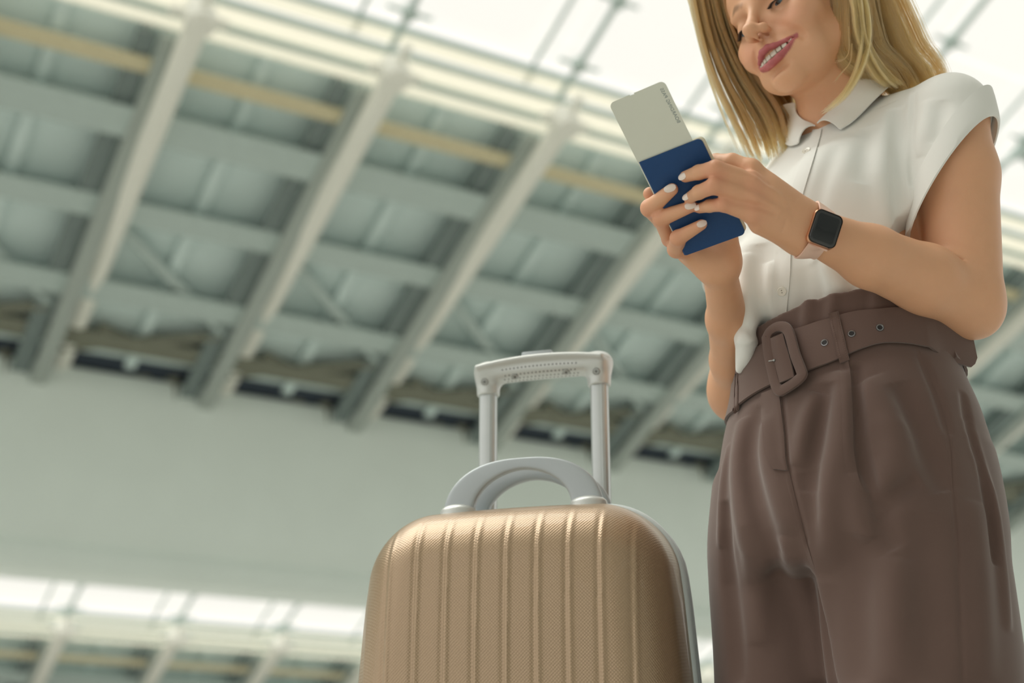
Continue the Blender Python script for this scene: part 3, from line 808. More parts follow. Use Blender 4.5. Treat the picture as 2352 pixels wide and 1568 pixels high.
# nose
hcone((0, 12, 87), (0, -20, 107), 6.0, 6.4, 12)
hcone((0, -20, 107), (0, -28.5, 114.5), 6.4, 7.2, 5)
hell((0, -30.0, 115.5), (9.2, 8.0, 8.4), 5)
for s_ in (1, -1):
    hell((11.4 * s_, -33.0, 102.5), (6.2, 6.4, 9.0), 8)
    if s_ < 0: hcone((7.4 * s_, -42.0, 107.0), (6.0 * s_, -33, 99), 1.4, 1.4, 1.2, 'sub')
    hcone((18.4 * s_, -29, 98), (18.4 * s_, -38, 95), 2.0, 2.4, 4, 'sub')
hcone((0, -36.5, 113), (0, -42, 101), 2.6, 3.0, 3)
hcone((0, -45, 104.5), (0, -55, 106.8), 2.4, 2.0, 4, 'sub')   # philtrum
# mouth opening and lips
UP = [(-34, -57, 80), (-24, -59.5, 90.5), (-12, -59.5, 100.0), (-5, -57.6, 103.6), (0, -58.8, 104.2), (5, -57.6, 103.6), (12, -59.5, 100.0), (24, -59.5, 90.5), (34, -57, 80)]
UR = [0.8, 2.2, 3.3, 3.7, 3.6, 3.7, 3.3, 2.2, 0.8]
LO = [(-33.5, -58.5, 80), (-23, -68.5, 90.5), (-11, -75, 98.5), (0, -77, 101), (11, -75, 98.5), (23, -68.5, 90.5), (33.5, -58.5, 80)]
LR = [0.8, 2.5, 4.0, 4.5, 4.0, 2.5, 0.8]
MO = [(-31, -58.5, 83), (-22, -63.5, 92), (-10, -67, 100), (0, -68, 103), (10, -67, 100), (22, -63.5, 92), (31, -58.5, 83)]
MR = [0.8, 3.4, 4.8, 5.2, 4.8, 3.4, 0.8]
for i in range(len(MO) - 1):
    B.flat(H(*MO[i]), H(*MO[i + 1]), (0.013, MR[i] / 1000), (0.013, MR[i + 1] / 1000), HR[:, 2], 0.001, 'sub')
for pts, rad in ((UP, UR), (LO, LR)):
    for i in range(len(pts) - 1): hcone(pts[i], pts[i + 1], rad[i], rad[i + 1], 2.4)
for s_ in (1, -1):
    B.stroke([H(15 * s_, -40, 99), H(25 * s_, -48, 92), H(35 * s_, -56, 82), H(38.5 * s_, -66, 74)], 0.0044, -0.0038)   # smile fold
    B.stroke([H(16 * s_, -9, 86), H(30 * s_, -15, 84), H(42 * s_, -12, 76)], 0.004, -0.0010)                          # under the eye
    hell((72 * s_, -12, -8), (7, 30, 16), 5)                                                                           # ear
_hd = Solid(); _hd.ops = list(B.ops)
for pts, r_, h_ in (([(1766, 55), (1786, 56), (1810, 62), (1834, 70), (1847, 84), (1851, 102)], 0.0050, -0.0020), ([(1728, 100), (1733, 120), (1737, 140), (1742, 155)], 0.0030, -0.0022)):
    B.stroke(list(_hd.hit(pts)), r_, h_)
q0_, q1_ = _hd.hit([(1745, 84.5), (1760, 76)])                                              # opening of the near nostril
B.flat(q0_ + A_F * 0.002, q1_ + A_F * 0.002, (0.0060, 0.0017), (0.0060, 0.0021), A_F * 0.8 + A_U * 0.5, 0.0012, 'sub')
# arms
def arm(S_, E_, W_, ru, wr):
    u1 = S_ + (E_ - S_) * 0.35
    B.cone(S_, u1, ru[0], ru[1], 0.02); B.cone(u1, E_, ru[1], ru[2], 0.012)
    f1 = E_ + (W_ - E_) * 0.28; f2 = E_ + (W_ - E_) * 0.62
    return f1, f2
f1, f2 = arm(SH_L, EL_L, WR_L, (0.039, 0.0465, 0.0385), None)
B.cone(EL_L, f1 + A_U * 0.002, 0.0365, 0.0385, 0.014)
B.cone(f1 + A_U * 0.002, f2, 0.0385, 0.0330, 0.01)
B.flat(f2, WR_L, (0.0330, 0.0325), (0.0225, 0.0180), A_U + A_R * 0.3, 0.012)
B.ell(W(2243, 722, 1.612), (0.024, 0.024, 0.024), None, 0.02)                      # point of the elbow
B.stroke([W(2150, 584, 1.56), W(2188, 590, 1.575), W(2222, 606, 1.58)], 0.0035, -0.0040)      # crease in the crook of the arm
f1, f2 = arm(SH_R, EL_R, WR_R, (0.043, 0.044, 0.037), None)
B.cone(EL_R, f1, 0.0305, 0.0285, 0.03); B.cone(f1, f2, 0.0285, 0.0238, 0.012)
B.flat(f2, WR_R, (0.0230, 0.0235), (0.0185, 0.0210), A_R, 0.014)

# hands: points read on the photograph with their depths
def Q(zx, zy, d): return W(1360 + zx / 3.2667, 160 + zy / 3.2667, d)
def PD(px, py):                                      # depth of the passport's near face
    s_ = ((px - 1524) * 0.924 + (py - 349) * -0.383) / 151.0; t_ = ((px - 1524) * 0.512 + (py - 349) * 0.859) / 238.0
    return 1.515 + 0.0175 * 1.0 - 0.0175 - 0.015 * (2 * s_) * 1.0 + 0.035 * (t_ - 0.5)
FR = 0.0078
def fing(pts, rad, knuckle=True):
    P = [Q(*p) for p in pts]
    B.chain(P, rad, 0.005)
    return P
# her left hand (right in the picture): palm and back
LHK = [Q(1195, 745, 1.492), Q(1185, 838, 1.474), Q(1200, 950, 1.470), Q(1205, 1085, 1.474)]     # knuckles, index to little finger
for i, k in enumerate(LHK):
    w0 = WR_L + A_U * (0.012 - 0.008 * i) + A_R * -0.008
    B.cone(w0, k, 0.0165, (0.0105, 0.0105, 0.0105, 0.0100)[i], 0.014)
B.flat(WR_L + A_R * 0.006, (WR_L + LHK[1] + LHK[2] + LHK[3]) / 4 + A_F * 0.006, (0.022, 0.0165), (0.030, 0.0125), A_U, 0.012)
LF = []
LF.append(fing([(1195, 745, 1.492), (1050, 690, 1.502), (930, 690, 1.520), (850, 730, 1.530), (800, 790, 1.532)], [0.0100, 0.0088, 0.0085, 0.0078, 0.0062]))
LF.append(fing([(1185, 838, 1.474), (925, 742, 1.462), (800, 770, 1.480), (700, 802, PD(1568, 405) - 0.0075)], [0.0102, 0.0088, 0.0076, 0.0062]))
LF.append(fing([(1200, 950, 1.470), (915, 872, 1.460), (800, 920, 1.482), (728, 962, PD(1580, 453) - 0.0070)], [0.0100, 0.0085, 0.0074, 0.0060]))
LF.append(fing([(1205, 1085, 1.474), (985, 1010, 1.468), (880, 1022, 1.488), (805, 1040, PD(1606, 478) - 0.0065)], [0.0090, 0.0076, 0.0066, 0.0054]))
fing([(1420, 1090, 1.520), (1250, 960, 1.545), (1100, 900, 1.552), (1000, 860, 1.550)], [0.016, 0.0115, 0.0095, 0.0075])     # thumb behind the passport
_hn = Solid(); _hn.ops = list(B.ops)
for pts, r_, h_ in (([(1727, 408), (1750, 419), (1788, 448), (1812, 474)], 0.0040, 0.0014), ([(1731, 452), (1760, 464), (1800, 486)], 0.0036, 0.0013), ([(1722, 486), (1755, 492), (1790, 502)], 0.0036, 0.0011),
                    ([(1706, 427), (1722, 431), (1748, 441), (1785, 466)], 0.0040, -0.0020), ([(1708, 464), (1725, 469), (1750, 478), (1785, 494)], 0.0038, -0.0018), ([(1708, 380), (1722, 392), (1745, 404), (1775, 428)], 0.0040, -0.0018),
                    ([(1806, 500), (1803, 518), (1794, 536)], 0.0022, -0.0009), ([(1812, 470), (1822, 490), (1830, 500)], 0.0050, -0.0010),
                    ([(1718, 402), (1730, 412)], 0.0050, 0.0012), ([(1724, 448), (1734, 458)], 0.0048, 0.0012), ([(1642, 378), (1655, 384)], 0.0046, 0.0010), ([(1634, 424), (1648, 430)], 0.0044, 0.0010), ([(1652, 464), (1664, 470)], 0.0040, 0.0008)):
    B.stroke(list(_hn.hit(pts)), r_, h_, taper=len(pts) > 2)
for px, py in ((1648, 381), (1641, 427), (1657, 466)):                                      # knuckle creases
    for dx in (-4, 0, 4):
        B.stroke(list(_hn.hit([(px + dx - 1, py - 8), (px + dx + 1, py), (px + dx, py + 8)])), 0.0007, -0.0005)
# her right hand, behind and around the left border of the passport
RHK = [Q(790, 1180, 1.600), Q(755, 1240, 1.600), Q(750, 1310, 1.598), Q(765, 1375, 1.590)]
for i, k in enumerate(RHK):
    B.cone(WR_R + A_R * (0.004 - 0.004 * i) + A_U * 0.004, k, 0.0165, 0.0115, 0.012)
B.ell(Q(985, 1395, 1.588), (0.017, 0.019, 0.017), None, 0.016)                             # ball of the thumb
B.flat(Q(900, 1380, 1.598), Q(760, 1290, 1.602), (0.028, 0.015), (0.026, 0.013), A_U, 0.012)
B.cone(Q(930, 1440, 1.590), Q(770, 1375, 1.586), 0.0165, 0.0125, 0.010)                    # edge of the palm
RF = []
RF.append(fing([(790, 1180, 1.600), (600, 1050, 1.598), (500, 965, 1.582), (432, 930, 1.566)], [0.0105, 0.0090, 0.0082, 0.0074]))
RF.append(fing([(755, 1240, 1.600), (520, 1130, 1.588), (432, 1038, 1.545), (600, 898, PD(1543, 434) - 0.0080)], [0.0105, 0.0094, 0.0098, 0.0066]))
RF.append(fing([(750, 1310, 1.598), (585, 1268, 1.578), (520, 1112, 1.538), (745, 1026, PD(1587, 473) - 0.0075)], [0.0105, 0.0092, 0.0094, 0.0062]))
RF.append(fing([(765, 1375, 1.590), (632, 1345, 1.566), (645, 1262, 1.533), (822, 1162, PD(1612, 514) - 0.0070)], [0.0105, 0.0098, 0.0086, 0.0058]))
fing([(1000, 1330, 1.585), (1010, 1180, 1.575), (980, 1050, 1.566), (960, 960, 1.556)], [0.016, 0.0115, 0.0095, 0.0075])   # thumb behind the passport
V, F = B.mesh(0.0016, (0.11, 1.25, 0.78), (0.70, 1.90, 1.72))
me = mesh_from('body', V, F)
L_ = HL(V)
col = np.tile(np.array(srgb(222, 170, 134)[:3], F32), (len(V), 1))
def chain_d(P, pts, rad):
    b = np.full(len(P), 1e3)
    for i in range(len(pts) - 1):
        d, h = seg_d(P.astype(F32), pts[i], pts[i + 1]); b = np.minimum(b, d - (rad[i] + h * (rad[i + 1] - rad[i])))
    return b
def blend(m, c): 
    m = np.clip(m, 0, 1)[:, None]; col[:] = col * (1 - m) + np.array(c[:3], F32) * m
hm = np.linalg.norm(L_ - [0, -10, 20], axis=1) < 150
for s_ in (1, -1):
    blend(hm * np.exp(-(np.linalg.norm((L_ - [38 * s_, -34, 78]) / [24, 18, 30], axis=1)) ** 2) * 0.35, srgb(214, 140, 118))
    brow = chain_d(L_, [(11 * s_, 17, 93), (26 * s_, 24, 91), (43 * s_, 18, 76)], [3.0, 2.6, 1.0])
    blend(hm * np.clip((3.0 - brow) / 3.5, 0, 1) * 0.75, srgb(118, 88, 66))
    lash = chain_d(L_, [(19 * s_, -6.0, 86), (31 * s_, -5.2, 89), (44 * s_, -6.5, 79)], [0.3, 0.3, 0.3])
    blend(hm * np.clip((2.8 - lash) / 1.2, 0, 1) * 0.95, srgb(52, 40, 36))
lip = np.minimum(chain_d(L_, UP, UR), chain_d(L_, LO, LR))
blend(hm * np.clip((2.3 - lip) / 1.5, 0, 1), srgb(182, 100, 102))
inm = chain_d(L_, MO, [r + 0.2 for r in MR])
blend(hm * (inm < 0.3) * (lip > 0.5) * (L_[:, 2] < np.interp(np.abs(L_[:, 0]), [0, 12, 24, 33], [98, 94, 85, 78])), srgb(70, 26, 26))
for fs in (LF[1:], RF):
    for P in fs:
        for j in ((0, 1) if fs is not RF else (1, 2)):
            blend(0.35 * np.exp(-(np.linalg.norm(V - P[j], axis=1) / 0.013) ** 2), srgb(214, 128, 108))
        blend(0.30 * np.exp(-(np.linalg.norm(V - P[-1], axis=1) / 0.010) ** 2), srgb(220, 140, 118))
colour(me, col)
body = child('body', me, person, M_skin)

# nails
def nail(c, t, n, w=0.0045, l=0.0062, R=0.0062):
    w *= 0.88; l *= 0.9
    n = _n(n); t = _n(t - n * (t @ n)); x = np.cross(t, n); nu, nv = 9, 11; g = np.zeros((nu, nv, 3))
    for j in range(nv):
        b = -1 + 2 * j / (nv - 1); hw = w * max(0.12, (1 - abs(b) ** 2.6)) ** 0.5
        for i in range(nu):
            a = (-1 + 2 * i / (nu - 1)) * hw / R
            g[i, j] = c + t * (l * b) + x * math.sin(a) * R + n * (R * (math.cos(a) - 1) - 0.0007 * b * b + 0.0002)
    return child('nail', slab('nail', g, g + n * 0.0007), body, M_nail)
camdir = -A_F
for (px, py), P, k in (((1567.5, 405), LF[1], 1.0), ((1576, 452), LF[2], 0.92), ((1602.5, 477), LF[3], 0.78)):
    n = camdir * 0.62 - A_R * 0.72 + A_U * 0.12; c = B.hit([(px, py)])[0]
    nail(c - A_R * 0.0004, -A_R * 0.60 - A_U * 0.25 + A_F * 0.7, n, 0.0046 * k, 0.0058 * k, 0.0060)
for (px, py), P, k in (((1538.5, 432), RF[1], 1.08), ((1585.5, 472), RF[2], 1.0), ((1612, 513.5), RF[3], 0.92)):
    t = P[-1] - P[-2]; c = B.hit([(px, py)])[0]; n = B.grad(np.array([c]), 0.002)[0] * 0.5 + camdir * 0.5 + A_U * 0.12
    nail(c, t, n, 0.0047 * k, 0.0066 * k, 0.0064)
# eyes, lashes, teeth
M_eye = mat('eye', srgb(225, 220, 214), 0.12, spec=0.6, attr='Col')
for s_ in (1, -1):
    mb = MB(); mb.lathe([(13.3e-3 * math.sin(a), 13.3e-3 * math.cos(a)) for a in np.linspace(0.02, math.pi - 0.02, 24)], H(31 * s_, -1, 73.4), HR @ np.array([0.0, -0.50, 0.87]), 28)
    me = mb.mesh('eyeball', smooth=True); v = np.array([q.co for q in me.vertices]); ax = HR @ np.array([0.0, -0.50, 0.87])
    q = (v - H(31 * s_, -1, 73.4)) @ ax / 13.3e-3
    c = np.tile(np.array(srgb(222, 216, 210)[:3], F32), (len(v), 1)); c[q > 0.88] = srgb(84, 104, 118)[:3]; c[q > 0.975] = (0.01, 0.01, 0.012)
    colour(me, c); child('eyeball', me, body, M_eye)
    mb = MB()
    for i in range(40):
        a = i / 39; p = smooth_path(np.array([(19.5 * s_, -6.6, 85.5), (31 * s_, -5.8, 88.4), (44 * s_, -6.8, 78.5)]), 40)[i]
        out = np.array([(a - 0.4) * 4.0 * s_, -4.2, 6.0]); p0 = H(*p); p1 = H(*(p + out * 0.5)); p2 = H(*(p + out + [0, 1.6, 1.0]))
        mb.tube(p0, p1, 0.0005, 4, 0.00036); mb.tube(p1, p2, 0.00036, 4, 0.00008)
    o = child('eyelashes', mb.mesh('eyelashes'), body, M_lash); o['kind'] = 'stuff'
M_tooth = mat('tooth enamel', srgb(232, 226, 210), 0.2, spec=0.5, coat=0.3)
xs_ = [0.0]
for w_ in (8.4, 6.8, 7.2, 5.8): xs_.append(xs_[-1] + w_)
for s_ in (1, -1):
    for i in range(4):
        x0, x1 = xs_[i], xs_[i + 1]; xm = (x0 + x1) / 2; zz = lambda x: 97.8 - 0.0150 * x * x
        s = Solid(); tz = zz(xm); ln = (9.2, 8.6, 8.6, 7.0)[i]; top = -60.0 + 0.10 * xm
        t = _n(np.array([s_ * 1.0, 0, -0.029 * xm])); R_ = np.stack([HR @ t, HR @ np.array([0, 1.0, 0]), HR @ _n(np.cross(t, [0, 1.0, 0]))], 1)
        c = H(xm * s_, top - ln / 2, tz - 3)
        mb = MB(); mb.box(c, R_[:, 0] * (x1 - x0) * 0.50e-3, R_[:, 1] * ln * 0.5e-3, R_[:, 2] * 3.0e-3)
        child('tooth', mb.mesh('tooth', bevel=0.0016, seg=3), body, M_tooth)
# ------------------------------------------------------------------ clothes
def cloth(name, col, rough, weave, bstr, noise=0.05, sheen=0.2, nscale=18, trans=0.0):
    m = mat(name, col, rough, spec=0.2, noise=noise, nscale=nscale, sheen=sheen)
    nt = m.node_tree; b = nt.nodes['Principled BSDF']
    tc = nt.nodes.new('ShaderNodeTexCoord'); t = nt.nodes.new('ShaderNodeTexNoise'); t.inputs['Scale'].default_value = weave * 3; t.inputs['Detail'].default_value = 2
    nt.links.new(tc.outputs['Object'], t.inputs['Vector']); h = t.outputs['Fac']
    bp = nt.nodes.new('ShaderNodeBump'); bp.inputs['Strength'].default_value = bstr; bp.inputs['Distance'].default_value = 0.0004
    nt.links.new(h, bp.inputs['Height']); nt.links.new(bp.outputs[0], b.inputs['Normal'])
    return m
def _mth(nt, op, a, b=None):
    n = nt.nodes.new('ShaderNodeMath'); n.operation = op
    for i, q in enumerate((a, b)):
        if q is None: continue
        if isinstance(q, (int, float)): n.inputs[i].default_value = q
        else: nt.links.new(q, n.inputs[i])
    return n.outputs[0]
M_blouse = cloth('white crepe', srgb(236, 237, 233), 0.75, 300, 0.06, 0.02)
M_trous = cloth('brown twill', srgb(102, 82, 75), 0.8, 330, 0.2, 0.06, 0.3)
M_button = mat('pearl button', srgb(232, 230, 220), 0.25, spec=0.6, coat=0.3)
M_eyelet = mat('dark eyelet metal', srgb(140, 140, 142), 0.25, metal=0.9)
M_black = mat('black plastic', srgb(30, 30, 32), 0.5)
M_steel = mat('screw steel', srgb(170, 172, 170), 0.3, metal=0.9)
M_thread = mat('stitching', srgb(112, 90, 82), 0.8)

# ---- blouse
BL = Solid()
BL.loft([(Z(0.46), 0.394, 1.600, 0.124, 0.100, -50), (Z(0.53), 0.393, 1.600, 0.120, 0.098, -50), (Z(0.585), 0.392, 1.600, 0.124, 0.102, -50), (Z(0.63), 0.392, 1.600, 0.137, 0.118, -51), (Z(0.67), 0.396, 1.602, 0.142, 0.118, -52),
         (Z(0.73), 0.404, 1.606, 0.148, 0.118, -53), (Z(0.78), 0.413, 1.612, 0.146, 0.104, -54), (Z(0.825), 0.420, 1.620, 0.132, 0.084, -55), (Z(0.862), 0.425, 1.628, 0.094, 0.068, -55), (Z(0.882), 0.426, 1.630, 0.068, 0.061, -55)])
for s_ in (1, -1):
    BL.ell(np.array([0.404, 1.606, Z(0.735)]) + FH * 0.070 + LH * 0.066 * s_, (0.056, 0.050, 0.058), None, 0.035)
CUFFS = []
for S_, E_, sg in ((SH_L, EL_L, 1), (SH_R, EL_R, -1)):
    BL.cone(np.array([0.424, 1.628, Z(0.852)]) + LH * sg * 0.045, S_ + np.array([0, 0, -0.002]), 0.044, 0.042, 0.03)
    ad = _n(E_ - S_)
    m1 = S_ + ad * 0.05; m2 = S_ + ad * 0.15
    sd = LH * sg
    SLV = (m1 + sd * 0.002, m2 + sd * 0.004)
    BL.flat(S_, m1, (0.044, 0.041), (0.054, 0.050), FH, 0.02)
    BL.flat(m1, m2, (0.054, 0.050), (0.065, 0.060), FH, 0.012)
    # opening plane of the sleeve
    if sg > 0: pn = _n(_CW @ np.array([0.70, -0.44, 0.55])); pc = W(2186, 396, 1.635)
    else: pn = _n(ad - sd * 0.25); pc = S_ + ad * 0.09
    def cut(P, a=S_, E=E_, pn=pn, pc=pc, sg=sg):
        q = dot3(P, pn) - F32(pc @ pn) + F32(0.011); d, h = seg_d(P, a, a + (E - a) * 1.2)
        return smax(-q, d - F32(0.098), 0.002)
    BL.op('sub', cut, [(S_, E_, 0.12)], 0.0015)
    def hollow(P, a=S_, b=m2, pn=pn, pc=pc):
        d, h = seg_d(P, a + (b - a) * 0.25, b + (b - a)); q = dot3(P, pn) - F32(pc @ pn)
        return smax(d - (F32(0.0405) + np.minimum(h, 1) * F32(0.021)), F32(-0.030) - q, 0.003)
    BL.op('sub', hollow, [(S_, m2, 0.075)], 0.001)
    CUFFS.append((S_, ad, sd, pn, pc))
BL.cone(W(1732, 600, 1.690), W(1726, 690, 1.668), 0.022, 0.018, 0.03); BL.cone(W(1726, 690, 1.668), W(1716, 775, 1.656), 0.018, 0.014, 0.012); BL.cone(W(1716, 775, 1.656), W(1699, 848, 1.668), 0.014, 0.005, 0.006)
def on(sol, pts): return list(sol.hit(pts))
# folds
def fold(sol, pts, r, h, **k): sol.stroke(on(sol, smooth_path(np.array(pts, float), max(4, len(pts) * 2))), r, h, **k)
_base = Solid(); _base.ops = list(BL.ops)
def bf(pts, r, h, **k): BL.stroke(on(_base, smooth_path(np.array(pts, float), len(pts) * 2)), r, h * 2.2, **k)
bf([(2092, 208), (2086, 280), (2084, 360), (2086, 440), (2092, 520)], 0.0048, 0.0012)          # armhole seam and its fold
bf([(2098, 214), (2093, 290), (2092, 360), (2096, 430)], 0.006, -0.0022)
bf([(2040, 240), (2030, 330), (2026, 430), (2040, 520)], 0.012, 0.0035)
bf([(2060, 250), (2058, 340), (2060, 430), (2070, 560)], 0.010, -0.0035)
bf([(2000, 290), (1985, 360), (1975, 420)], 0.012, -0.0022)
bf([(1925, 330), (1890, 420), (1870, 500)], 0.010, -0.0018)
bf([(2130, 230), (2120, 300), (2112, 360)], 0.010, 0.0022)
bf([(2165, 230), (2160, 280), (2150, 330)], 0.009, -0.0020)
bf([(1840, 560), (1850, 620), (1845, 690), (1835, 745)], 0.012, -0.0035)
bf([(1880, 560), (1905, 620), (1920, 660), (1925, 690)], 0.012, 0.0045)
bf([(1905, 545), (1940, 600), (1985, 650)], 0.014, -0.0040)
bf([(1870, 600), (1880, 650), (1885, 700)], 0.009, -0.0030)
bf([(1745, 560), (1740, 640), (1752, 720), (1758, 770)], 0.012, -0.0030)
bf([(1712, 580), (1706, 660), (1712, 740), (1722, 790)], 0.012, 0.0040)
bf([(1765, 600), (1768, 680), (1775, 740)], 0.008, 0.0030)
bf([(1700, 740), (1735, 765), (1770, 760)], 0.008, -0.0035)
bf([(1692, 780), (1715, 800), (1722, 850)], 0.008, 0.0035)
bf([(1800, 470), (1830, 490), (1880, 500)], 0.010, -0.0015)
V, F = BL.mesh(0.0018, (0.10, 1.25, Z(0.44)), (0.75, 1.92, Z(0.93)))
blouse = child('blouse', mesh_from('blouse', V, F), person, M_blouse, 'white short sleeved blouse with collar and rolled cuffs')

# rolled cuffs: a band of two layers round each sleeve opening
for S_, ad, sd, pn, pc in CUFFS:
    fx = _n(FH - ad * (FH @ ad)); fy = np.cross(ad, fx); NP = 72
    def edge(off, grow):
        out = []
        for i in range(NP):
            f = 2 * math.pi * i / NP; h = 0.06
            for _ in range(12):
                rx, ry = (0.0545 + (h - 0.05) * 0.11 + grow, 0.0505 + (h - 0.05) * 0.10 + grow)
                p = S_ + ad * h + sd * (0.003 + 0.01 * max(h, 0)) + fx * rx * math.cos(f) + fy * ry * math.sin(f)
                h = min(0.16, max(-0.03, h - ((p - pc) @ pn + off) / (ad @ pn)))
            out.append(p)
        return np.array(out)
    prof = [(0.024, 0.0000), (0.0240, 0.0022), (0.016, 0.0030), (0.004, 0.0032), (-0.0012, 0.0026), (-0.0026, 0.0008), (-0.0014, -0.0012), (0.006, -0.0024), (0.014, -0.0024)]
    R_ = [edge(o_, g_) for o_, g_ in prof]; K = len(R_)
    v = np.concatenate(R_); f = [(k * NP + i, k * NP + (i + 1) % NP, ((k + 1) % K) * NP + (i + 1) % NP, ((k + 1) % K) * NP + i) for k in range(K) for i in range(NP)]
    mb = MB(); mb.add(v, f); child('cuff', mb.mesh('cuff', smooth=True), blouse, M_blouse)
# button placket and buttons
pl = patch('placket', BL, [(1868, 300), (1862, 322), (1840, 380), (1808, 470), (1786, 560), (1776, 640), (1774, 720), (1775, 790)], [(1888, 298), (1884, 318), (1868, 372), (1842, 460), (1820, 556), (1815, 640), (1808, 715), (1806, 790)], 8, 60, 0.0006, 0.0012)
child('placket', pl, blouse, M_blouse)
for px, py in ((1855, 352), (1818, 443), (1799, 560), (1797, 669)):
    p = BL.hit([(px, py)])[0]; n = _n(BL.grad(np.array([p]), 0.012)[0] - A_F * 0.6); p = p + n * 0.0030
    mb = MB(); mb.lathe([(0.0008, 0.0002), (0.0042, 0.0001), (0.0050, 0.0009), (0.0054, 0.0016), (0.0050, 0.0022), (0.0040, 0.0019), (0.0030, 0.0016), (0.0005, 0.0016)], p, n, 24)
    b_ = child('button', mb.mesh('button', smooth=True), blouse, M_button)
    x = _n(np.cross(n, A_F)); y = np.cross(n, x); mb = MB()
    for q in (x, -x): mb.lathe([(0.0007, 0.0014), (0.0007, 0.00185), (0.0001, 0.0019)], p + q * 0.0013, n, 8)
    child('button_hole', mb.mesh('button_hole'), b_, mat('button hole', srgb(150, 146, 136), 0.6))

# ---- trousers
TR = Solid()
TR.loft([(Z(0.625), 0.394, 1.600, 0.150, 0.128, -50), (Z(0.595), 0.394, 1.600, 0.144, 0.121, -50), (Z(0.555), 0.394, 1.600, 0.138, 0.115, -50), (Z(0.52), 0.394, 1.600, 0.143, 0.118, -50), (Z(0.47), 0.394, 1.600, 0.157, 0.131, -50),
         (Z(0.40), 0.394, 1.602, 0.168, 0.143, -50), (Z(0.33), 0.392, 1.603, 0.168, 0.140, -50), (Z(0.27), 0.390, 1.603, 0.150, 0.10, -50)], zr=(Z(0.30), Z(0.64)))
TR.loft([(Z(0.42), 0.440, 1.550, 0.085, 0.105, -50), (Z(0.33), 0.436, 1.543, 0.099, 0.112, -50), (Z(0.20), 0.438, 1.536, 0.100, 0.108, -50), (Z(0.0), 0.440, 1.540, 0.102, 0.108, -50), (Z(-0.34), 0.442, 1.545, 0.108, 0.116, -50)], 0.02)
TR.loft([(Z(0.42), 0.335, 1.665, 0.080, 0.100, -50), (Z(0.33), 0.326, 1.668, 0.086, 0.102, -50), (Z(0.20), 0.324, 1.670, 0.086, 0.096, -50), (Z(0.0), 0.322, 1.672, 0.090, 0.098, -50), (Z(-0.34), 0.318, 1.676, 0.098, 0.106, -50)], 0.02)
# paperbag rim: open at the top, tilted
rimn = _n(np.array([-0.10, 0.06, 1.0])); rimc = np.array([0.45, 1.50, Z(0.602)])
def rim(P): return dot3(P, rimn) - F32(rimc @ rimn)
TR.op('int', rim, [((0.394, 1.6, Z(0.62)), (0.394, 1.6, Z(0.62)), 0.2)], 0.002)
IN = Solid(); IN.loft([(Z(0.66), 0.394, 1.600, 0.150, 0.128, -50), (Z(0.595), 0.394, 1.600, 0.1382, 0.1150, -50), (Z(0.555), 0.394, 1.600, 0.132, 0.109, -50), (Z(0.54), 0.394, 1.6, 0.12, 0.10, -50)])
TR.op('sub', lambda P: IN.ev(P), [((0.394, 1.6, Z(0.55)), (0.394, 1.6, Z(0.64)), 0.17)], 0.001)
_bt = Solid(); _bt.ops = list(TR.ops)
def tf(pts, r, h, **k):
    if r > 0.005: h *= 2.1; k = {q: v * 2.1 if q == 'h1' else v for q, v in k.items()}
    TR.stroke(on(_bt, smooth_path(np.array(pts, float), len(pts) * 2)), r, h, **k)
# front pleat of the near leg and the drape under it
tf([(1950, 826), (1954, 930), (1957, 1030), (1972, 1100), (2010, 1182)], 0.0030, 0.0030, taper=False, h1=0.0005)
tf([(1963, 832), (1968, 930), (1972, 1020), (1992, 1090), (2022, 1160)], 0.0080, -0.0065)
tf([(1935, 850), (1936, 940), (1930, 1030), (1912, 1110), (1897, 1220), (1893, 1350), (1898, 1460), (1908, 1568)], 0.016, 0.0085)
tf([(1990, 870), (2040, 960), (2060, 1040), (2025, 1150)], 0.018, 0.0060)
tf([(2060, 880), (2110, 980), (2150, 1080), (2170, 1130)], 0.014, -0.0060)
tf([(2012, 1192), (2060, 1130), (2110, 1100)], 0.010, -0.0050)
tf([(2015, 1180), (2030, 1210), (2060, 1260)], 0.012, -0.0035)
tf([(1958, 1090), (1968, 1180), (2000, 1240)], 0.012, 0.0040)
tf([(1905, 880), (1885, 960), (1868, 1050), (1855, 1130)], 0.012, -0.0055)
tf([(1880, 900), (1850, 990), (1838, 1070)], 0.012, 0.0045)
tf([(1855, 1080), (1880, 1200), (1900, 1330)], 0.013, -0.0050)
# side pocket seam
tf([(2107, 806), (2135, 870), (2151, 908), (2172, 975), (2183, 1040), (2186, 1100), (2193, 1180), (2199, 1260), (2206, 1400), (2212, 1568)], 0.0022, -0.0022, taper=False)
tf([(2112, 812), (2142, 880), (2160, 930), (2180, 1000)], 0.006, -0.0035)
tf([(2212, 900), (2232, 1000), (2255, 1080), (2275, 1180), (2285, 1300)], 0.006, -0.0070)
tf([(2222, 960), (2250, 1060), (2280, 1160), (2300, 1300), (2315, 1450)], 0.008, 0.0050)
# fly seam, crotch and the far leg
tf([(1798, 915), (1806, 1000), (1814, 1080), (1835, 1170), (1862, 1270), (1886, 1350)], 0.0024, -0.0030, taper=False)
tf([(1886, 1340), (1896, 1440), (1908, 1568)], 0.010, -0.012, taper=False)
tf([(1745, 930), (1728, 990), (1722, 1060), (1738, 1150), (1770, 1250), (1795, 1320)], 0.012, -0.0055)
tf([(1705, 960), (1695, 1060), (1705, 1180), (1735, 1320), (1750, 1480)], 0.014, 0.0055)
tf([(1760, 960), (1765, 1050), (1790, 1140), (1820, 1230)], 0.012, 0.0045)
tf([(1800, 1230), (1835, 1330), (1865, 1430), (1880, 1568)], 0.012, 0.0060)
tf([(1668, 1150), (1672, 1300), (1690, 1450), (1700, 1568)], 0.010, -0.0050)
tf([(1675, 1020), (1660, 1130), (1655, 1260)], 0.008, 0.0030)
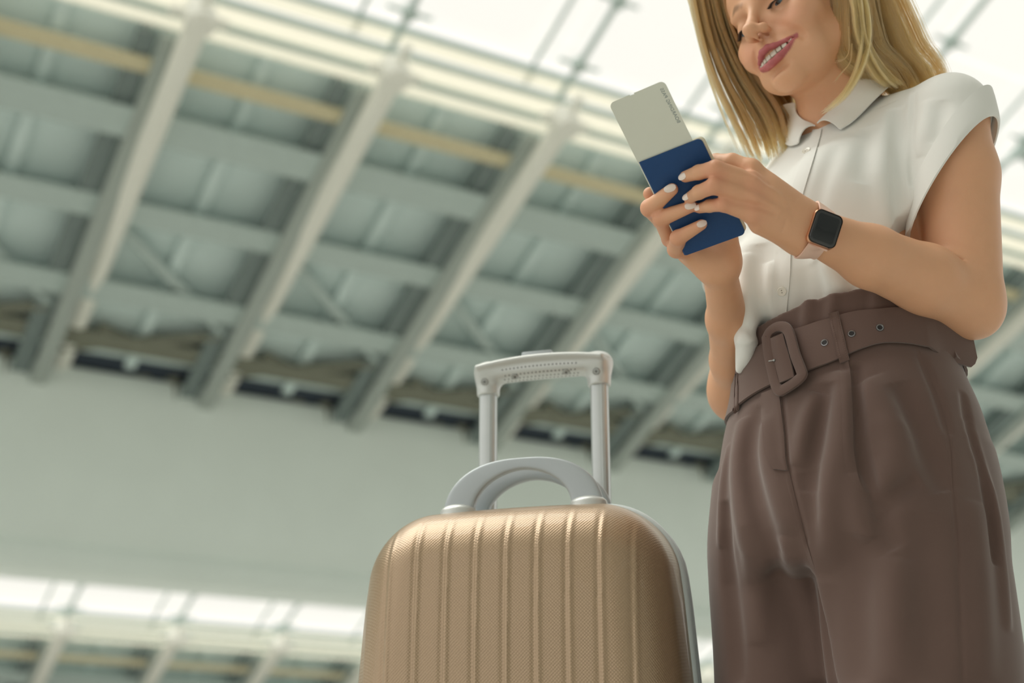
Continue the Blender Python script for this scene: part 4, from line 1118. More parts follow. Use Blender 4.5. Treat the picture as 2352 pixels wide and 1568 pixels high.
# long soft drape of the near leg
tf([(1985, 1230), (1970, 1350), (1972, 1460), (1980, 1568)], 0.020, -0.0040)
tf([(2060, 1280), (2055, 1400), (2060, 1568)], 0.022, 0.0030)
tf([(2130, 1180), (2125, 1330), (2135, 1568)], 0.020, -0.0035)
tf([(2240, 1150), (2250, 1300), (2262, 1568)], 0.016, 0.0035)
# gathers of the rim over the belt
for px in (1850, 1908, 2010):
    tf([(px, 762 - 0.20 * (px - 1835)), (px + 4, 720 - 0.20 * (px - 1835)), (px + 7, 680 - 0.14 * (px - 1835))], 0.007, 0.0022)
V, F = TR.mesh(0.0021, (0.15, 1.35, 0.03), (0.62, 1.85, Z(0.66)))
trous = child('trousers', mesh_from('trousers', V, F), person, M_trous, 'brown high waisted wide leg trousers')
# pressed pleat, pocket edge and crotch seam: folded edges of cloth
for nm, line, wl, up_ in (('pleat', [(1949, 828), (1953, 900), (1956, 980), (1957, 1030), (1968, 1090), (1990, 1140)], 34, 0.0030),
                     ('pocket_edge', [(2110, 806), (2134, 870), (2151, 908), (2172, 975), (2183, 1040), (2187, 1110), (2194, 1180), (2200, 1260), (2206, 1400), (2212, 1566)], 22, 0.0016),
                     ('crotch_seam', [(1795, 905), (1804, 1000), (1813, 1080), (1834, 1170), (1861, 1270), (1884, 1345)], 26, 0.0018)):
    q = np.array(line, float); lf = q.copy(); lf[:, 0] -= wl
    me = patch(nm, TR, lf, q, 8, 70, -0.0016, 0.0007, lift=lambda u, v, k=up_: (u ** 1.3) * k * np.clip(4.5 * (1 - v), 0, 1))
    child(nm, me, trous, M_trous)
# fly flap, seam and stitches
fl_ = patch('fly_flap', TR, [(1752, 905), (1753, 960), (1756, 1010), (1760, 1045), (1777, 1078)], [(1790, 890), (1797, 950), (1803, 1000), (1806, 1045), (1811, 1082)], 12, 30, 0.0004, 0.0022)
child('fly_flap', fl_, trous, M_trous)

# ---- belt: strap, tail, buckle, eyelets, loops
up = [(1702, 838), (1722, 815), (1749, 795), (1790, 770), (1830, 754), (1870, 741), (1906, 729), (1950, 716), (2000, 706), (2040, 702), (2080, 704), (2115, 713)]
lo = [(1696, 944), (1730, 917), (1772, 893), (1812, 877), (1853, 862), (1893, 847), (1933, 831), (1968, 813), (2008, 799), (2040, 795), (2085, 797), (2130, 806)]
n_ = 60
Up, Lo = smooth_path(np.array(up, float), n_), smooth_path(np.array(lo, float), n_)
cols = []
QQ = TR.hit([Up[i] * (1 - t) + Lo[i] * t for i in range(n_) for t in np.linspace(0, 1, 9)]); NN = TR.grad(QQ, 0.012).reshape(n_, 9, 3); QQ = QQ.reshape(n_, 9, 3)
for i in range(n_):
    q = QQ[i]
    nn = NN[i]; q = q + nn * 0.0040
    # a belt is stiff: straighten each column
    cols.append(np.linspace(q[1:4].mean(0) + (q[1] - q[-2]) * 0.30, q[-4:-1].mean(0) - (q[1] - q[-2]) * 0.30, 9))
cols = np.array(cols)
for _ in range(6): cols[1:-1] = (cols[:-2] + cols[1:-1] * 2 + cols[2:]) / 4
dl = lambda P: float((P - CAM) @ A_F)
d_end = dl(cols[-1][4])
tail = []
for (u, l, dd) in (((2150, 722), (2172, 826), 0.012), ((2185, 738), (2203, 836), 0.022), ((2214, 757), (2229, 843), 0.033), ((2231, 780), (2240, 822), 0.040)):
    tail.append([W(u[0] + (l[0] - u[0]) * t, u[1] + (l[1] - u[1]) * t, d_end + dd) for t in np.linspace(0, 1, 9)])
front = np.array(list(cols) + tail)
front = np.stack([smooth_path(front[:, j], 110) for j in range(9)], 1)
# round the back of the waist
mid = front[0].mean(0); back = []
for th in np.linspace(0, 0.93, 40):
    a0 = math.atan2(front[0][4][1] - 1.6, front[0][4][0] - 0.394); a1 = math.atan2(cols[-1][4][1] - 1.6, cols[-1][4][0] - 0.394)
    a = a0 + (a1 - a0 - 2 * math.pi if a1 > a0 else a1 - a0) * th if False else a0 - ((a0 - a1) % (2 * math.pi)) * th
    zz = front[0][:, 2] * (1 - th) + cols[-1][:, 2] * th
    back.append((a, zz))
ang = np.array([q[0] for q in back])[:, None].repeat(9, 1); zz = np.array([q[1] for q in back])
lo_, hi_ = np.full(zz.shape, 0.05), np.full(zz.shape, 0.3)
bp_ = lambda r: np.stack([0.394 + np.cos(ang) * r, 1.6 + np.sin(ang) * r, zz], -1)
for _ in range(22):
    m_ = (lo_ + hi_) / 2; ins = _bt.ev(bp_(m_)) < 0; lo_ = np.where(ins, m_, lo_); hi_ = np.where(ins, hi_, m_)
back = bp_(lo_ + 0.004)
def thick(G, t):
    du = np.gradient(G, axis=0); dv = np.gradient(G, axis=1); nn = np.cross(du, dv); nn /= np.linalg.norm(nn, axis=-1, keepdims=True) + 1e-9
    if ((G.mean((0, 1)) - CAM) @ nn.mean((0, 1))) > 0: nn = -nn
    return slab('belt', G, G + nn * t), nn
bm_, fn_ = thick(front, 0.0030)
belt = child('belt', bm_, person, M_trous, 'brown fabric belt with covered buckle and eyelets')
bb, _ = thick(back, 0.003)
child('belt_back', bb, belt, M_trous)
BN = lambda px, py: front[np.unravel_index(np.argmin(((np.stack([RES_X / 2 + ((front - CAM) @ A_R) / ((front - CAM) @ A_F) * FPX, RES_Y / 2 - ((front - CAM) @ A_U) / ((front - CAM) @ A_F) * FPX], -1) - [px, py]) ** 2).sum(-1)), front.shape[:2])]
def bfr(px, py):
    pr = np.stack([RES_X / 2 + ((front - CAM) @ A_R) / ((front - CAM) @ A_F) * FPX, RES_Y / 2 - ((front - CAM) @ A_U) / ((front - CAM) @ A_F) * FPX], -1)
    i, j = np.unravel_index(np.argmin(((pr - [px, py]) ** 2).sum(-1)), front.shape[:2])
    d = dl(front[i, j]); n = fn_[i, j]; return W(px, py, d - 0.0034), n
for px, py in ((1894, 787), (1956, 766), (2021, 752)):
    p, n = bfr(px, py); mb = MB()
    mb.lathe([(0.0024, -0.0006), (0.0024, 0.0006), (0.0030, 0.0013), (0.0040, 0.0012), (0.0046, 0.0003), (0.0046, -0.0006)], p, n, 24)
    e_ = child('eyelet', mb.mesh('eyelet', smooth=True), belt, M_eyelet)
    mb = MB(); mb.lathe([(0.0025, -0.0008), (0.0025, 0.0009), (0.0002, 0.0009)], p, n, 20); child('eyelet_hole', mb.mesh('eyelet_hole'), e_, M_black)  # black disc painted in as the shade inside the eyelet
# covered rectangular buckle
bk = [(1752, 776), (1764, 755), (1786, 741), (1808, 742), (1822, 760), (1836, 810), (1850, 846), (1852, 862), (1838, 880), (1806, 902), (1790, 908), (1776, 896), (1766, 862), (1756, 812)]
bk = smooth_path(np.array(bk + bk[:1], float), 57)[:-1]
pc_, nb_ = bfr(1802, 826); P_ = []
for q in bk:
    r = ray(*q); t = ((pc_ - CAM + nb_ * 0.004) @ nb_) / (r @ nb_); P_.append(CAM + r * t)
P_ = np.array(P_); cen = P_.mean(0); ax = []
for i in range(len(P_)):
    t = _n(P_[(i + 1) % len(P_)] - P_[i - 1]); o_ = _n(np.cross(t, nb_)); o_ = o_ if o_ @ (P_[i] - cen) > 0 else -o_; ax.append((o_, nb_))
P_ = np.array([p - a[0] * 0.0055 for p, a in zip(P_, ax)])
mb = MB(); mb.sweep(P_, [(0.0065 * math.copysign(abs(math.cos(a)) ** 0.7, math.cos(a)), 0.0030 * math.copysign(abs(math.sin(a)) ** 0.7, math.sin(a))) for a in np.linspace(0, 2 * math.pi, 12, endpoint=False)], ax, True)
bk_o = child('buckle', mb.mesh('buckle', smooth=True), belt, M_trous)
tg = [(1773, 800), (1789, 768), (1806, 764), (1820, 805), (1827, 850), (1820, 868), (1797, 880), (1785, 855)]
tl = np.array([(1772, 778), (1774, 800), (1779, 825), (1785, 850), (1793, 880)], float); trr = np.array([(1800, 766), (1806, 790), (1814, 815), (1821, 842), (1826, 866)], float)
def onplane(q, off):
    r = ray(*q); t = ((pc_ - CAM + nb_ * off) @ nb_) / (r @ nb_); return CAM + r * t
A_, B_ = smooth_path(tl, 14), smooth_path(trr, 14)
G = np.array([[onplane(A_[j] * (1 - u) + B_[j] * u, 0.0035 + 0.002 * math.sin(math.pi * u)) for j in range(14)] for u in np.linspace(0, 1, 8)])
child('belt_end', slab('belt_end', G, G + nb_ * 0.0022), belt, M_trous)
mb = MB(); mb.tube(onplane((1766, 829), 0.0070), onplane((1779, 827), 0.0072), 0.0009, 8); mb.lathe([(0.0003, 0.0016), (0.0015, 0.001), (0.0015, -0.001), (0.0003, -0.0016)], onplane((1778, 827), 0.0068), A_U, 10)
child('prong', mb.mesh('prong', smooth=True), bk_o, M_steel)
# belt loops
def loop(L, R, off=0.0012):
    pts = []
    A, Bq = smooth_path(np.array(L, float), 24), smooth_path(np.array(R, float), 24)
    G = np.array([[bfr(*(A[j] * (1 - u) + Bq[j] * u))[0] for j in range(24)] for u in np.linspace(0, 1, 7)])
    n = bfr(*A[12])[1]
    for _ in range(3): G[:, 1:-1] = (G[:, :-2] + 2 * G[:, 1:-1] + G[:, 2:]) / 4
    o = child('belt_loop', slab('belt_loop', G + n * (off - 0.0006), G + n * (off + 0.0016)), trous, M_trous)
    mb = MB()
    for u in (1, 5):
        for j in range(1, 23): mb.box((G[u, j] + G[u, j - 1]) / 2 + n * (off + 0.0017), (G[u, j] - G[u, j - 1]) * 0.30, np.cross(n, _n(G[u, j] - G[u, j - 1])) * 0.0004, n * 0.00025)
    s_ = child('stitching', mb.mesh('stitching'), o, M_thread); s_['kind'] = 'stuff'
loop([(1904, 722), (1916, 775), (1930, 836)], [(1926, 716), (1938, 768), (1952, 828)])
loop([(1692, 862), (1691, 905), (1690, 950)], [(1700, 845), (1699, 895), (1699, 942)])

# shoes under the hems
M_shoe = mat('brown leather', srgb(80, 58, 46), 0.4)
for c in ((0.442, 1.535), (0.318, 1.666)):
    s = Solid(); c = np.array([c[0], c[1], 0.0]); f = FH * 1.0
    s.flat(c - f * 0.05 + SZ * 0.035, c + f * 0.10 + SZ * 0.022, (0.032, 0.034), (0.040, 0.020), LH, 0.0); s.flat(c + f * 0.08 + SZ * 0.022, c + f * 0.155 + SZ * 0.018, (0.040, 0.020), (0.028, 0.013), LH, 0.01)
    s.cone(c - f * 0.03 + SZ * 0.04, c - f * 0.03 + SZ * 0.12, 0.034, 0.034, 0.01)
    s.op('int', lambda P: F32(0.003) - P[..., 2], [(c - f * 0.1, c + f * 0.2, 0.06)], 0.002)
    V, F = s.mesh(0.004, c - 0.25, c + [0.25, 0.25, 0.2]); child('shoe', mesh_from('shoe', V, F), person, M_shoe)
# ---- collar: two turned down wings and the stand
def wing(cols, name, th=0.0016):
    """cols: [(inner px, outer px)] border pairs from the front point round to the back of the neck"""
    def p3(q): return W(*q) if len(q) == 3 else COLS.hit([q])[0]
    I = smooth_path(np.array([p3(c[0]) for c in cols]), 40); O = smooth_path(np.array([p3(c[1]) for c in cols]), 40)
    NN = BL.grad(O, 0.012)
    G = np.zeros((12, 40, 3))
    for j in range(40):
        nn = NN[j]; po = O[j] + nn * 0.0035; pi = I[j]
        for i in range(12):
            u = i / 11; G[i, j] = pi * (1 - u) + po * u + (nn * 0.6 + SZ * 0.5) * 0.007 * math.sin(math.pi * min(1, u * 1.1)) ** 0.8
    for _ in range(4): G[:, 1:-1] = (G[:, :-2] + 2 * G[:, 1:-1] + G[:, 2:]) / 4
    du = np.gradient(G, axis=0); dv = np.gradient(G, axis=1); n = np.cross(du, dv); n /= np.linalg.norm(n, axis=-1, keepdims=True) + 1e-9
    if (n * (CAM - G)).sum(-1).mean() < 0: n = -n
    return child(name, slab(name, G, G + n * th), blouse, M_blouse)
COLS = Solid(); COLS.ops = list(BL.ops) + list(B.ops[:5])
wing([((1878, 284), (1934, 303)), ((1886, 275), (1958, 288)), ((1900, 262), (1982, 266)), ((1922, 240), (2004, 243)), ((1948, 212), (2026, 222)), ((1975, 182), (2048, 203)), ((2000, 155, 1.760), (2075, 190, 1.770))], 'collar')
wing([((1872, 290), (1836, 336)), ((1862, 284), (1818, 340)), ((1846, 276), (1803, 330)), ((1832, 262), (1790, 310)), ((1828, 250), (1782, 290)), ((1827, 238), (1776, 270, 1.835))], 'collar')
# ------------------------------------------------------------------ hair: strands in locks
rng = np.random.default_rng(7)
M_hair = bpy.data.materials.new('dark blond hair'); M_hair.use_nodes = True
_nt = M_hair.node_tree; _nt.nodes.remove(_nt.nodes['Principled BSDF'])
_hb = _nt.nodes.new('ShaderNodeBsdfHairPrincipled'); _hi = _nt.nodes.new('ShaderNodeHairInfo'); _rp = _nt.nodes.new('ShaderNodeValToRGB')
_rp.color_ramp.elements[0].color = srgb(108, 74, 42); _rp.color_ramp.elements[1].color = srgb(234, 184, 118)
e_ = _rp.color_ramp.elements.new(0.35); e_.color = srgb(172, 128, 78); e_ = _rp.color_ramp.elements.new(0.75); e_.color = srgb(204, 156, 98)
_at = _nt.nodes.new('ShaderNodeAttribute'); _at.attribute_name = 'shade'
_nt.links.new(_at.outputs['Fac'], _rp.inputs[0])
_nt.links.new(_rp.outputs[0], _hb.inputs['Color']); _hb.inputs['Roughness'].default_value = 0.32; _hb.inputs['Radial Roughness'].default_value = 0.45
_nt.links.new(_hb.outputs[0], _nt.nodes['Material Output'].inputs[0])
M_cap = mat('hair roots', srgb(120, 92, 60), 0.6, noise=0.3, nscale=300)

ST, SH_, SR_ = [], [], []
def sheet(rows, n, thick, clumps, npt=16, rad=(0.00030, 0.00012), cl=0.75, wob=0.0025, shade=(0.0, 1.0), ln=(0.86, 1.0), acl=None):
    """rows: [(outer point, inner point), ...] from root to tip; n strands across the sheet"""
    O = smooth_path(np.array([r[0] for r in rows]), npt); I = smooth_path(np.array([r[1] for r in rows]), npt)
    cc = np.sort(rng.random(clumps)) if acl is None else np.array(acl); cs = rng.random(len(cc)); cd = rng.normal(0, 1, len(cc)); cph = rng.random(len(cc)) * 6.28
    T = np.gradient((O + I) / 2, axis=0); nr = np.cross(T, I - O); nr /= np.linalg.norm(nr, axis=1, keepdims=True) + 1e-9
    t = np.linspace(0, 1, npt)
    for _ in range(n):
        a = rng.random(); k = int(np.argmin(np.abs(cc - a)))
        pull = cl * t ** 1.3
        aa = (a * (1 - pull) + cc[k] * pull)[:, None]
        P = O * (1 - aa) + I * aa
        th = thick(t) if callable(thick) else thick
        off = (rng.normal(0, 0.45) * (1 - 0.5 * pull) + cd[k] * 0.75) * th
        P = P + nr * np.reshape(off, (-1, 1))
        w = _n(I[npt // 2] - O[npt // 2])
        P += w * (np.sin(t * 5 + cph[k]) * wob * t)[:, None] + rng.normal(0, 1, 3) * (0.0012 * t ** 2)[:, None]
        e = rng.uniform(*ln); ti = np.linspace(0, e, npt)
        P = np.stack([np.interp(ti, t, P[:, c]) for c in range(3)], 1)
        ST.append(P); SH_.append(np.clip(shade[0] + (shade[1] - shade[0]) * (0.62 * cs[k] + 0.38 * rng.random()), 0, 1)); SR_.append(np.linspace(rad[0], rad[1], npt))
# her right: the curtain past the far cheek
rowsR = [(H(-2, 116, -55), H(-2, 104, 66)), (H(-52, 98, -62), H(-46, 88, 72)), (H(-80, 45, -50), H(-74, 48, 60)),
         (W(1600, -30, 1.850), W(1664, -48, 1.832)), (W(1603, 50, 1.846), W(1676, 30, 1.832)), (W(1623, 140, 1.842), W(1708, 110, 1.828)), (W(1655, 225, 1.836), W(1752, 188, 1.822)), (W(1692, 305, 1.822), W(1806, 262, 1.805)), (W(1726, 370, 1.805), W(1824, 356, 1.790))]
sheet(rowsR, 5200, 0.0085, 34, cl=0.85, ln=(0.76, 1.0), wob=0.004)
sheet(rowsR, 1500, 0.014, 12, cl=0.4, shade=(0.0, 0.45), ln=(0.8, 0.97))
rowsR2 = [(r[0] * 0.62 + r[1] * 0.38 + A_F * 0.012, r[1] + A_F * 0.02 + A_R * 0.012 * (i > 3)) for i, r in enumerate(rowsR)]
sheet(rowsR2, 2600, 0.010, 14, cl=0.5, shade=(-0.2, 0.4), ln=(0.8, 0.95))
sheet([(a - A_R * 0.006, a - A_R * 0.001) for a, b in rowsR], 60, 0.004, 6, cl=0.6, shade=(0.4, 1), wob=0.006, ln=(0.7, 1.0))
rowsB = [(H(-60, 40, -70), H(40, 40, -85)), (H(-64, -20, -66), H(40, -30, -84)), (W(1740, 200, 1.875), W(1900, 190, 1.865)), (W(1750, 270, 1.872), W(1880, 260, 1.865)), (W(1760, 330, 1.865), W(1870, 310, 1.86))]
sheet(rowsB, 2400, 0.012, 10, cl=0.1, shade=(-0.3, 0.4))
# her left: hair swept behind the near shoulder
rowsL = [(H(2, 116, -60), H(2, 104, 66)), (H(52, 98, -66), H(46, 88, 68)), (H(80, 50, -62), H(74, 48, 42)), (H(84, 5, -60), H(80, 8, 26)),
         (W(2032, 0, 1.790), W(1926, 10, 1.728)), (W(2072, 76, 1.790), W(1924, 76, 1.718)), (W(2106, 140, 1.785), W(1938, 138, 1.718)), (W(2140, 178, 1.780), W(2012, 182, 1.735)), (W(2150, 230, 1.800), W(2050, 225, 1.765))]
sheet(rowsL, 5600, 0.010, 26, cl=0.6, ln=(0.90, 1.0))
sheet(rowsL, 1800, 0.016, 14, cl=0.4, shade=(0.0, 0.45), ln=(0.9, 1.0))
rowsL2 = [(r[0] + A_F * 0.02, r[1] + A_F * 0.018 - A_R * 0.006) for r in rowsL]
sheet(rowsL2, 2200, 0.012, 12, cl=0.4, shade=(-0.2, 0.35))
# the strand that falls over the collar
rowsF = [(H(30, 108, 10), H(30, 106, 30)), (H(72, 70, 0), H(70, 64, 34)), (H(86, 20, -10), H(82, 14, 26)), (W(1992, 10, 1.712), W(1966, 10, 1.708)), (W(2000, 70, 1.708), W(1976, 72, 1.704)), (W(1993, 125, 1.703), W(1972, 126, 1.700)), (W(1972, 178, 1.698), W(1956, 178, 1.696)), (W(1935, 228, 1.692), W(1924, 226, 1.690)), (W(1886, 264, 1.690), W(1882, 262, 1.690))]
sheet(rowsF, 380, 0.0035, 7, cl=0.5, rad=(0.00026, 0.00007), shade=(0.35, 1.1), ln=(0.80, 1.0))
rowsG = [(H(34, 108, 0), H(34, 106, 24)), (H(74, 70, -6), H(72, 64, 28)), (H(87, 20, -16), H(84, 14, 20)), (W(1985, 0, 1.716), W(1952, 6, 1.708)), (W(1992, 60, 1.712), W(1958, 70, 1.704)), (W(2012, 120, 1.712), W(1975, 130, 1.706)), (W(2050, 172, 1.720), W(2004, 178, 1.714)), (W(2078, 196, 1.730), W(2036, 200, 1.724))]
sheet(rowsG, 900, 0.004, 9, cl=0.6, shade=(0.3, 1.0))
for c in ([(1950, 60, 1.705), (1950, 110, 1.702), (1940, 134, 1.700), (1918, 141, 1.698)], [(1956, 100, 1.705), (1953, 140, 1.700), (1935, 165, 1.698), (1915, 190, 1.696)], [(2040, -20, 1.78), (2052, 20, 1.78), (2066, 40, 1.78)], [(2090, 90, 1.785), (2100, 108, 1.785), (2112, 116, 1.785)]):
    q = np.array([W(*p) for p in c]); sheet([(p - A_R * 0.0008, p + A_R * 0.0008) for p in q], 10, 0.0008, 2, shade=(0.3, 0.9), wob=0.001)
hc = bpy.data.hair_curves.new('hair'); hc.add_curves([len(p) for p in ST])
hc.position_data.foreach_set('vector', np.concatenate(ST).astype(F32).ravel())
at = hc.attributes.get('radius') or hc.attributes.new('radius', 'FLOAT', 'POINT'); at.data.foreach_set('value', np.concatenate(SR_).astype(F32))
at = hc.attributes.new('shade', 'FLOAT', 'CURVE'); at.data.foreach_set('value', np.array(SH_, F32))
hair = child('hair', hc, person, M_hair, 'shoulder length straight dark blond hair parted in the middle')
hair['kind'] = 'stuff'
cap = Solid(); cap.ell(H(0, 38, -6), (0.0775, 0.079, 0.0965), HR, 0)
cap.op('int', lambda P: (lambda q: q[..., 2] - (40 + 0.52 * q[..., 1] + 0.004 * np.abs(q[..., 0]) ** 1.5))((((P - HT.astype(F32)) @ HR.astype(F32)) * 1000)) * F32(0.0009), [(H(0, 30, 0), H(0, 30, 0), 0.12)], 0.004)
cap.op('int', lambda P: (F32(-0.052) - dot3(P - HT.astype(F32), HR[:, 1])), [(H(0, 30, 0), H(0, 30, 0), 0.12)], 0.01)
V, F = cap.mesh(0.003, HT - 0.16, HT + 0.16)
child('hair_cap', mesh_from('hair_cap', V, F), hair, M_cap)
# ------------------------------------------------------------------ passport and boarding pass
M_navy_cover = mat('dark blue passport cover', srgb(22, 66, 116), 0.5, spec=0.35, noise=0.04, nscale=90, bump=0.25, bscale=1600)
M_page = mat('cream paper', srgb(236, 230, 206), 0.7)
M_pass = mat('boarding pass card', srgb(216, 219, 206), 0.6, noise=0.02, nscale=60)
M_ink = mat('grey blue print', srgb(146, 164, 168), 0.7)
pTL, pTR, pBR, pBL = W(1463, 376, 1.5125), W(1602, 318, 1.4825), W(1722, 534, 1.5175), W(1585, 581, 1.5475)
pc = (pTL + pTR + pBR + pBL) / 4
eX = _n((pTR - pTL) + (pBR - pBL)); eY = _n((pTL - pBL) + (pTR - pBR)); eY = _n(eY - eX * (eX @ eY)); eZ = np.cross(eX, eY)   # eZ towards the camera
pw = (np.linalg.norm(pTR - pTL) + np.linalg.norm(pBR - pBL)) / 4; ph = (np.linalg.norm(pTL - pBL) + np.linalg.norm(pTR - pBR)) / 4
def card(name, c, w, h, t, m, parent, rad=(0.0, 0.0, 0.0, 0.0), notch=None, dx=0, dy=0, dz=0, rot=0.0):
    """rounded sheet; rad = corner radii TL, TR, BR, BL"""
    pts = []
    for (sx, sy, r, a0) in ((1, 1, rad[1], 0), (-1, 1, rad[0], 90), (-1, -1, rad[3], 180), (1, -1, rad[2], 270)):
        if sx == -1 and sy == 1 and notch:
            pts += [(notch[0], h), (notch[0], h - notch[2]), (notch[1], h - notch[2]), (notch[1], h)]
        if r < 1e-5: pts.append((sx * w, sy * h)); continue
        for k in range(7):
            a = math.radians(a0 + 15 * k); pts.append((sx * (w - r) + r * math.cos(a), sy * (h - r) + r * math.sin(a)))
    cr, sr = math.cos(rot), math.sin(rot)
    P = lambda x, y, z: c + eX * (x * cr - y * sr + dx) + eY * (x * sr + y * cr + dy) + eZ * (z + dz)
    n = len(pts); me = bpy.data.meshes.new(name)
    v = [P(x, y, 0) for x, y in pts] + [P(x, y, t) for x, y in pts]
    me.from_pydata([tuple(q) for q in v], [], [tuple(range(n - 1, -1, -1)), tuple(range(n, 2 * n))] + [(i, (i + 1) % n, n + (i + 1) % n, n + i) for i in range(n)]); me.update()
    return child(name, me, parent, m)
passport = thing('passport', 'dark blue passport held in both hands with a boarding pass tucked inside', 'passport', tuple(pc))
cr_ = (0.0, 0.0055, 0.0055, 0.0)
card('cover', pc, pw, ph, 0.0008, M_navy_cover, passport, cr_)['label'] = 'blank dark blue front cover'
for k in range(4):
    card('page', pc, pw - 0.0004 * k, ph - 0.0006, 0.0004, M_page, passport, cr_, dx=0.0016 + 0.0005 * k, dy=0.0010, dz=-0.0016 - 0.0009 * k)
card('cover', pc, pw, ph, 0.0008, M_navy_cover, passport, cr_, dx=-0.0006, dy=-0.0008, dz=-0.0062)
mb = MB(); mb.tube(pc - eX * pw + eY * ph * 0.995 - eZ * 0.0026, pc - eX * pw - eY * ph * 0.995 - eZ * 0.0026, 0.0030, 12)
child('spine', mb.mesh('spine', smooth=True), passport, M_navy_cover)
# boarding pass
q = [W(1400, 240, 1.497), W(1520, 190, 1.467), W(1590, 322, 1.488), W(1463, 373, 1.516)]
def inpl(px, py, off=-0.0010):
    r = ray(px, py); t = ((pc + eZ * off - CAM) @ eZ) / (r @ eZ); d = CAM + r * t - pc; return d @ eX, d @ eY
bl, br_, tl_, tr_ = inpl(1464, 376), inpl(1592, 322), inpl(1398, 238), inpl(1525, 184)
bw = (np.hypot(tr_[0] - tl_[0], tr_[1] - tl_[1])) / 2; rot = math.atan2(tr_[1] - tl_[1], tr_[0] - tl_[0])
tm = np.array([(tl_[0] + tr_[0]) / 2, (tl_[1] + tr_[1]) / 2]); bh = 0.085
down = np.array([math.sin(rot), -math.cos(rot)])
bc = tm + down * bh
bp = thing('boarding_pass', 'pale boarding pass sticking up out of the blue passport', 'boarding pass', tuple(pc + eX * bc[0] + eY * bc[1]))
card('sheet', pc, bw, bh, 0.0003, M_pass, bp, (0.006, 0.006, 0.003, 0.003), notch=(-bw * 0.08, -bw * 0.24, 0.0012), dx=bc[0], dy=bc[1], dz=-0.0012, rot=rot)
cv = bpy.data.curves.new('pass_print', 'FONT'); cv.body = 'BOARDING PASS'; cv.size = 0.0068; cv.space_character = 1.04; cv.align_x = 'LEFT'; cv.align_y = 'CENTER'; cv.extrude = 0.00002
tmp = bpy.data.objects.new('tmp', cv); C.objects.link(tmp); bpy.context.view_layer.update()
tme = bpy.data.meshes.new_from_object(tmp.evaluated_get(bpy.context.evaluated_depsgraph_get())); bpy.data.objects.remove(tmp)
tv = np.array([v.co for v in tme.vertices])
p0, p1 = np.array(inpl(1560, 282)), np.array(inpl(1519, 203)); tx = (p1 - p0) / np.linalg.norm(p1 - p0); ln_ = np.linalg.norm(p1 - p0)
ty = np.array([tx[1], -tx[0]])                       # mirrored lettering: its tops point to the right-hand border
k_ = ln_ / tv[:, 0].max(); tv = tv * k_
o2 = p0[None] + tv[:, :1] * tx + tv[:, 1:2] * ty
P3 = pc + o2[:, :1] * eX + o2[:, 1:] * eY + eZ * (-0.0012 + 0.0003 + 0.00006 + 0 * tv[:, 2:])
tme.vertices.foreach_set('co', P3.astype(F32).ravel()); tme.update(); tme.materials.clear()
child('print', tme, bp, M_ink, 'mirrored words in grey blue print')

# ------------------------------------------------------------------ watch
M_case = mat('rose gold aluminium', srgb(222, 170, 136), 0.28, metal=0.85)
M_screen = mat('black glass', srgb(10, 13, 18), 0.06, spec=0.7, coat=0.5)
M_band = mat('pink silicone', srgb(232, 196, 178), 0.5, sss=0.05)
wt = thing('wristwatch', 'square black screened watch with rose gold case and pink band on her left wrist', 'watch', tuple(W(1889, 526, 1.488)))
ax_f = _n(W(2000, 606, 1.535) - WR_L)               # along the forearm, to the elbow
wc0 = WR_L + (W(1889, 526, 1.5) - WR_L) @ ax_f * ax_f
def wcorner(px, py, d): return W(px, py, d)
# case axes: short side along the forearm, long side across it
cN = _n(-A_F + A_U * 0.10 + A_R * 0.16); cX = A_R * 60 - A_U * 21; cX = _n(cX - cN * (cX @ cN))
cY = np.cross(cN, cX)
cc = B.hit([(1889, 529)])[0] + cN * 0.0085
def rbox(name, c, hx, hy, z0, z1, r, bev, m, parent, label=None, dome=0.0):
    n = 8; prof = []
    pts = []
    for (sx, sy, a0) in ((1, 1, 0), (-1, 1, 90), (-1, -1, 180), (1, -1, 270)):
        for k in range(n + 1):
            a = math.radians(a0 + 90 * k / n); pts.append((sx * (hx - r) + r * math.cos(a), sy * (hy - r) + r * math.sin(a), math.cos(a), math.sin(a)))
    rings = [(-bev, z0), (-bev * 0.3, z0 + bev * 0.3), (0, z0 + bev), (0, z1 - bev), (-bev * 0.12, z1 - bev * 0.5), (-bev * 0.4, z1 - bev * 0.15), (-bev, z1)]
    v = []; N = len(pts)
    for o_, z in rings: v += [c + cX * (x + ca * o_) + cY * (y + sa * o_) + cN * z for x, y, ca, sa in pts]
    f = [(k * N + i, k * N + (i + 1) % N, (k + 1) * N + (i + 1) % N, (k + 1) * N + i) for k in range(len(rings) - 1) for i in range(N)]
    f += [tuple(range(N - 1, -1, -1)), tuple(range((len(rings) - 1) * N, len(rings) * N))]
    mb = MB(); mb.add(v, f); return child(name, mb.mesh(name, smooth=True), parent, m, label)
cs_ = rbox('case', cc, 0.0158, 0.0188, -0.0095, -0.0008, 0.0066, 0.0022, M_case, wt)
rbox('screen', cc, 0.0153, 0.0183, -0.0012, 0.0016, 0.0066, 0.0026, M_screen, wt, 'glossy black screen')
rbox('display', cc, 0.0118, 0.0145, 0.0008, 0.00168, 0.0030, 0.0003, mat('dark display', srgb(14, 20, 24), 0.12, spec=0.6), wt)
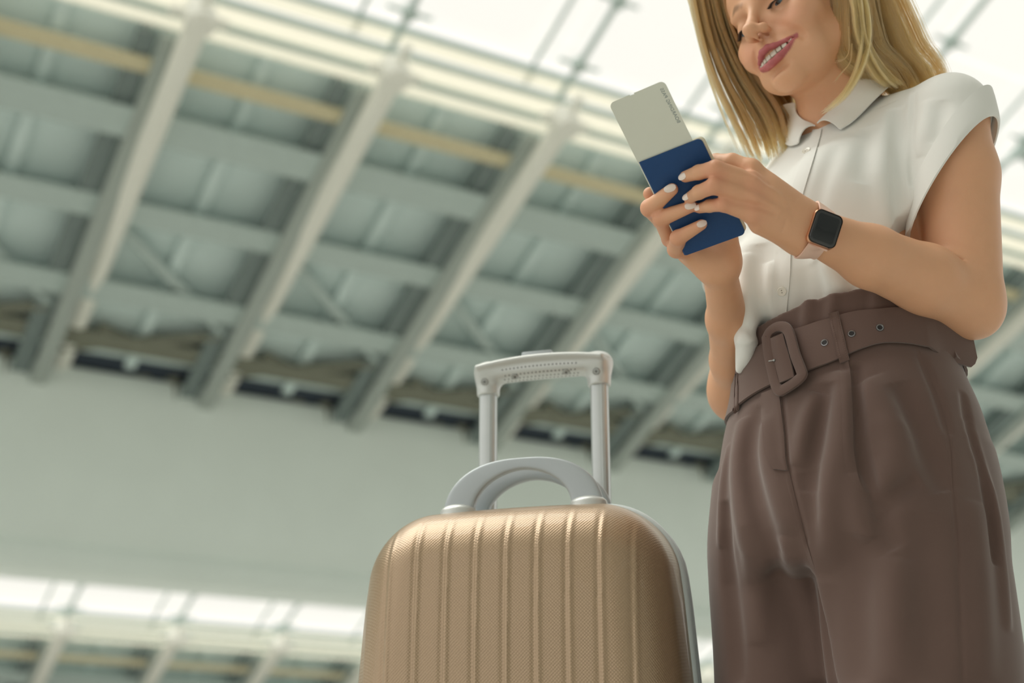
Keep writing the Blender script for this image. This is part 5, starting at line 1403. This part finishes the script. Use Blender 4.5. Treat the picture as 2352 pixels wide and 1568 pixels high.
# band: follows the wrist
bandN = 44; G = np.zeros((9, bandN, 3))
dirs = []
a_s, a_e = math.radians(64), math.radians(296)
wcn = wc0
for i in range(9):
    w = (i / 8 - 0.5)
    for j in range(bandN):
        a = a_s + (a_e - a_s) * j / (bandN - 1)
        d = cN * math.cos(a) + cY * math.sin(a); d = _n(d - ax_f * (d @ ax_f) * 0.0)
        G[i, j] = d
org = cc - cN * 0.0185
def wrist_r(o, d):
    lo_, hi_ = np.full(len(d), 0.004), np.full(len(d), 0.05)
    for _ in range(20):
        m_ = (lo_ + hi_) / 2; ins = B.ev(o + d * m_[:, None]) < 0; lo_ = np.where(ins, m_, lo_); hi_ = np.where(ins, hi_, m_)
    return lo_
R_ = np.zeros((9, bandN, 3))
for i in range(9):
    o = org + cX * (i / 8 - 0.5) * 0.0215
    r = wrist_r(o, G[i]); t = np.linspace(0, 1, bandN)
    # near the case the band leaves from its short ends
    R_[i] = o + G[i] * (r + 0.0006)[:, None]
e0 = [cc + cX * (i / 8 - 0.5) * 0.0215 + cY * 0.0185 - cN * 0.0052 for i in range(9)]; e1 = [cc + cX * (i / 8 - 0.5) * 0.0215 - cY * 0.0185 - cN * 0.0052 for i in range(9)]
R_ = np.concatenate([np.array(e0)[:, None], R_[:, 3:-3], np.array(e1)[:, None]], 1)
R_ = np.stack([smooth_path(R_[i], 60) for i in range(9)])
for _ in range(4): R_[:, 1:-1] = (R_[:, :-2] + 2 * R_[:, 1:-1] + R_[:, 2:]) / 4
du = np.gradient(R_, axis=1); dv = np.gradient(R_, axis=0); nn = np.cross(dv, du); nn /= np.linalg.norm(nn, axis=-1, keepdims=True) + 1e-9
if ((R_ - org) * nn).sum(-1).mean() < 0: nn = -nn
child('band', slab('band', R_ + nn * 0.0001, R_ + nn * 0.0021), wt, M_band)
mb = MB(); c_ = cc + cX * 0.0158 + cY * 0.006 - cN * 0.005; mb.lathe([(0.0005, -0.001), (0.0032, -0.001), (0.0034, 0.0005), (0.0030, 0.0013), (0.0004, 0.0015)], c_, cX, 20); child('crown', mb.mesh('crown', smooth=True), wt, M_case)
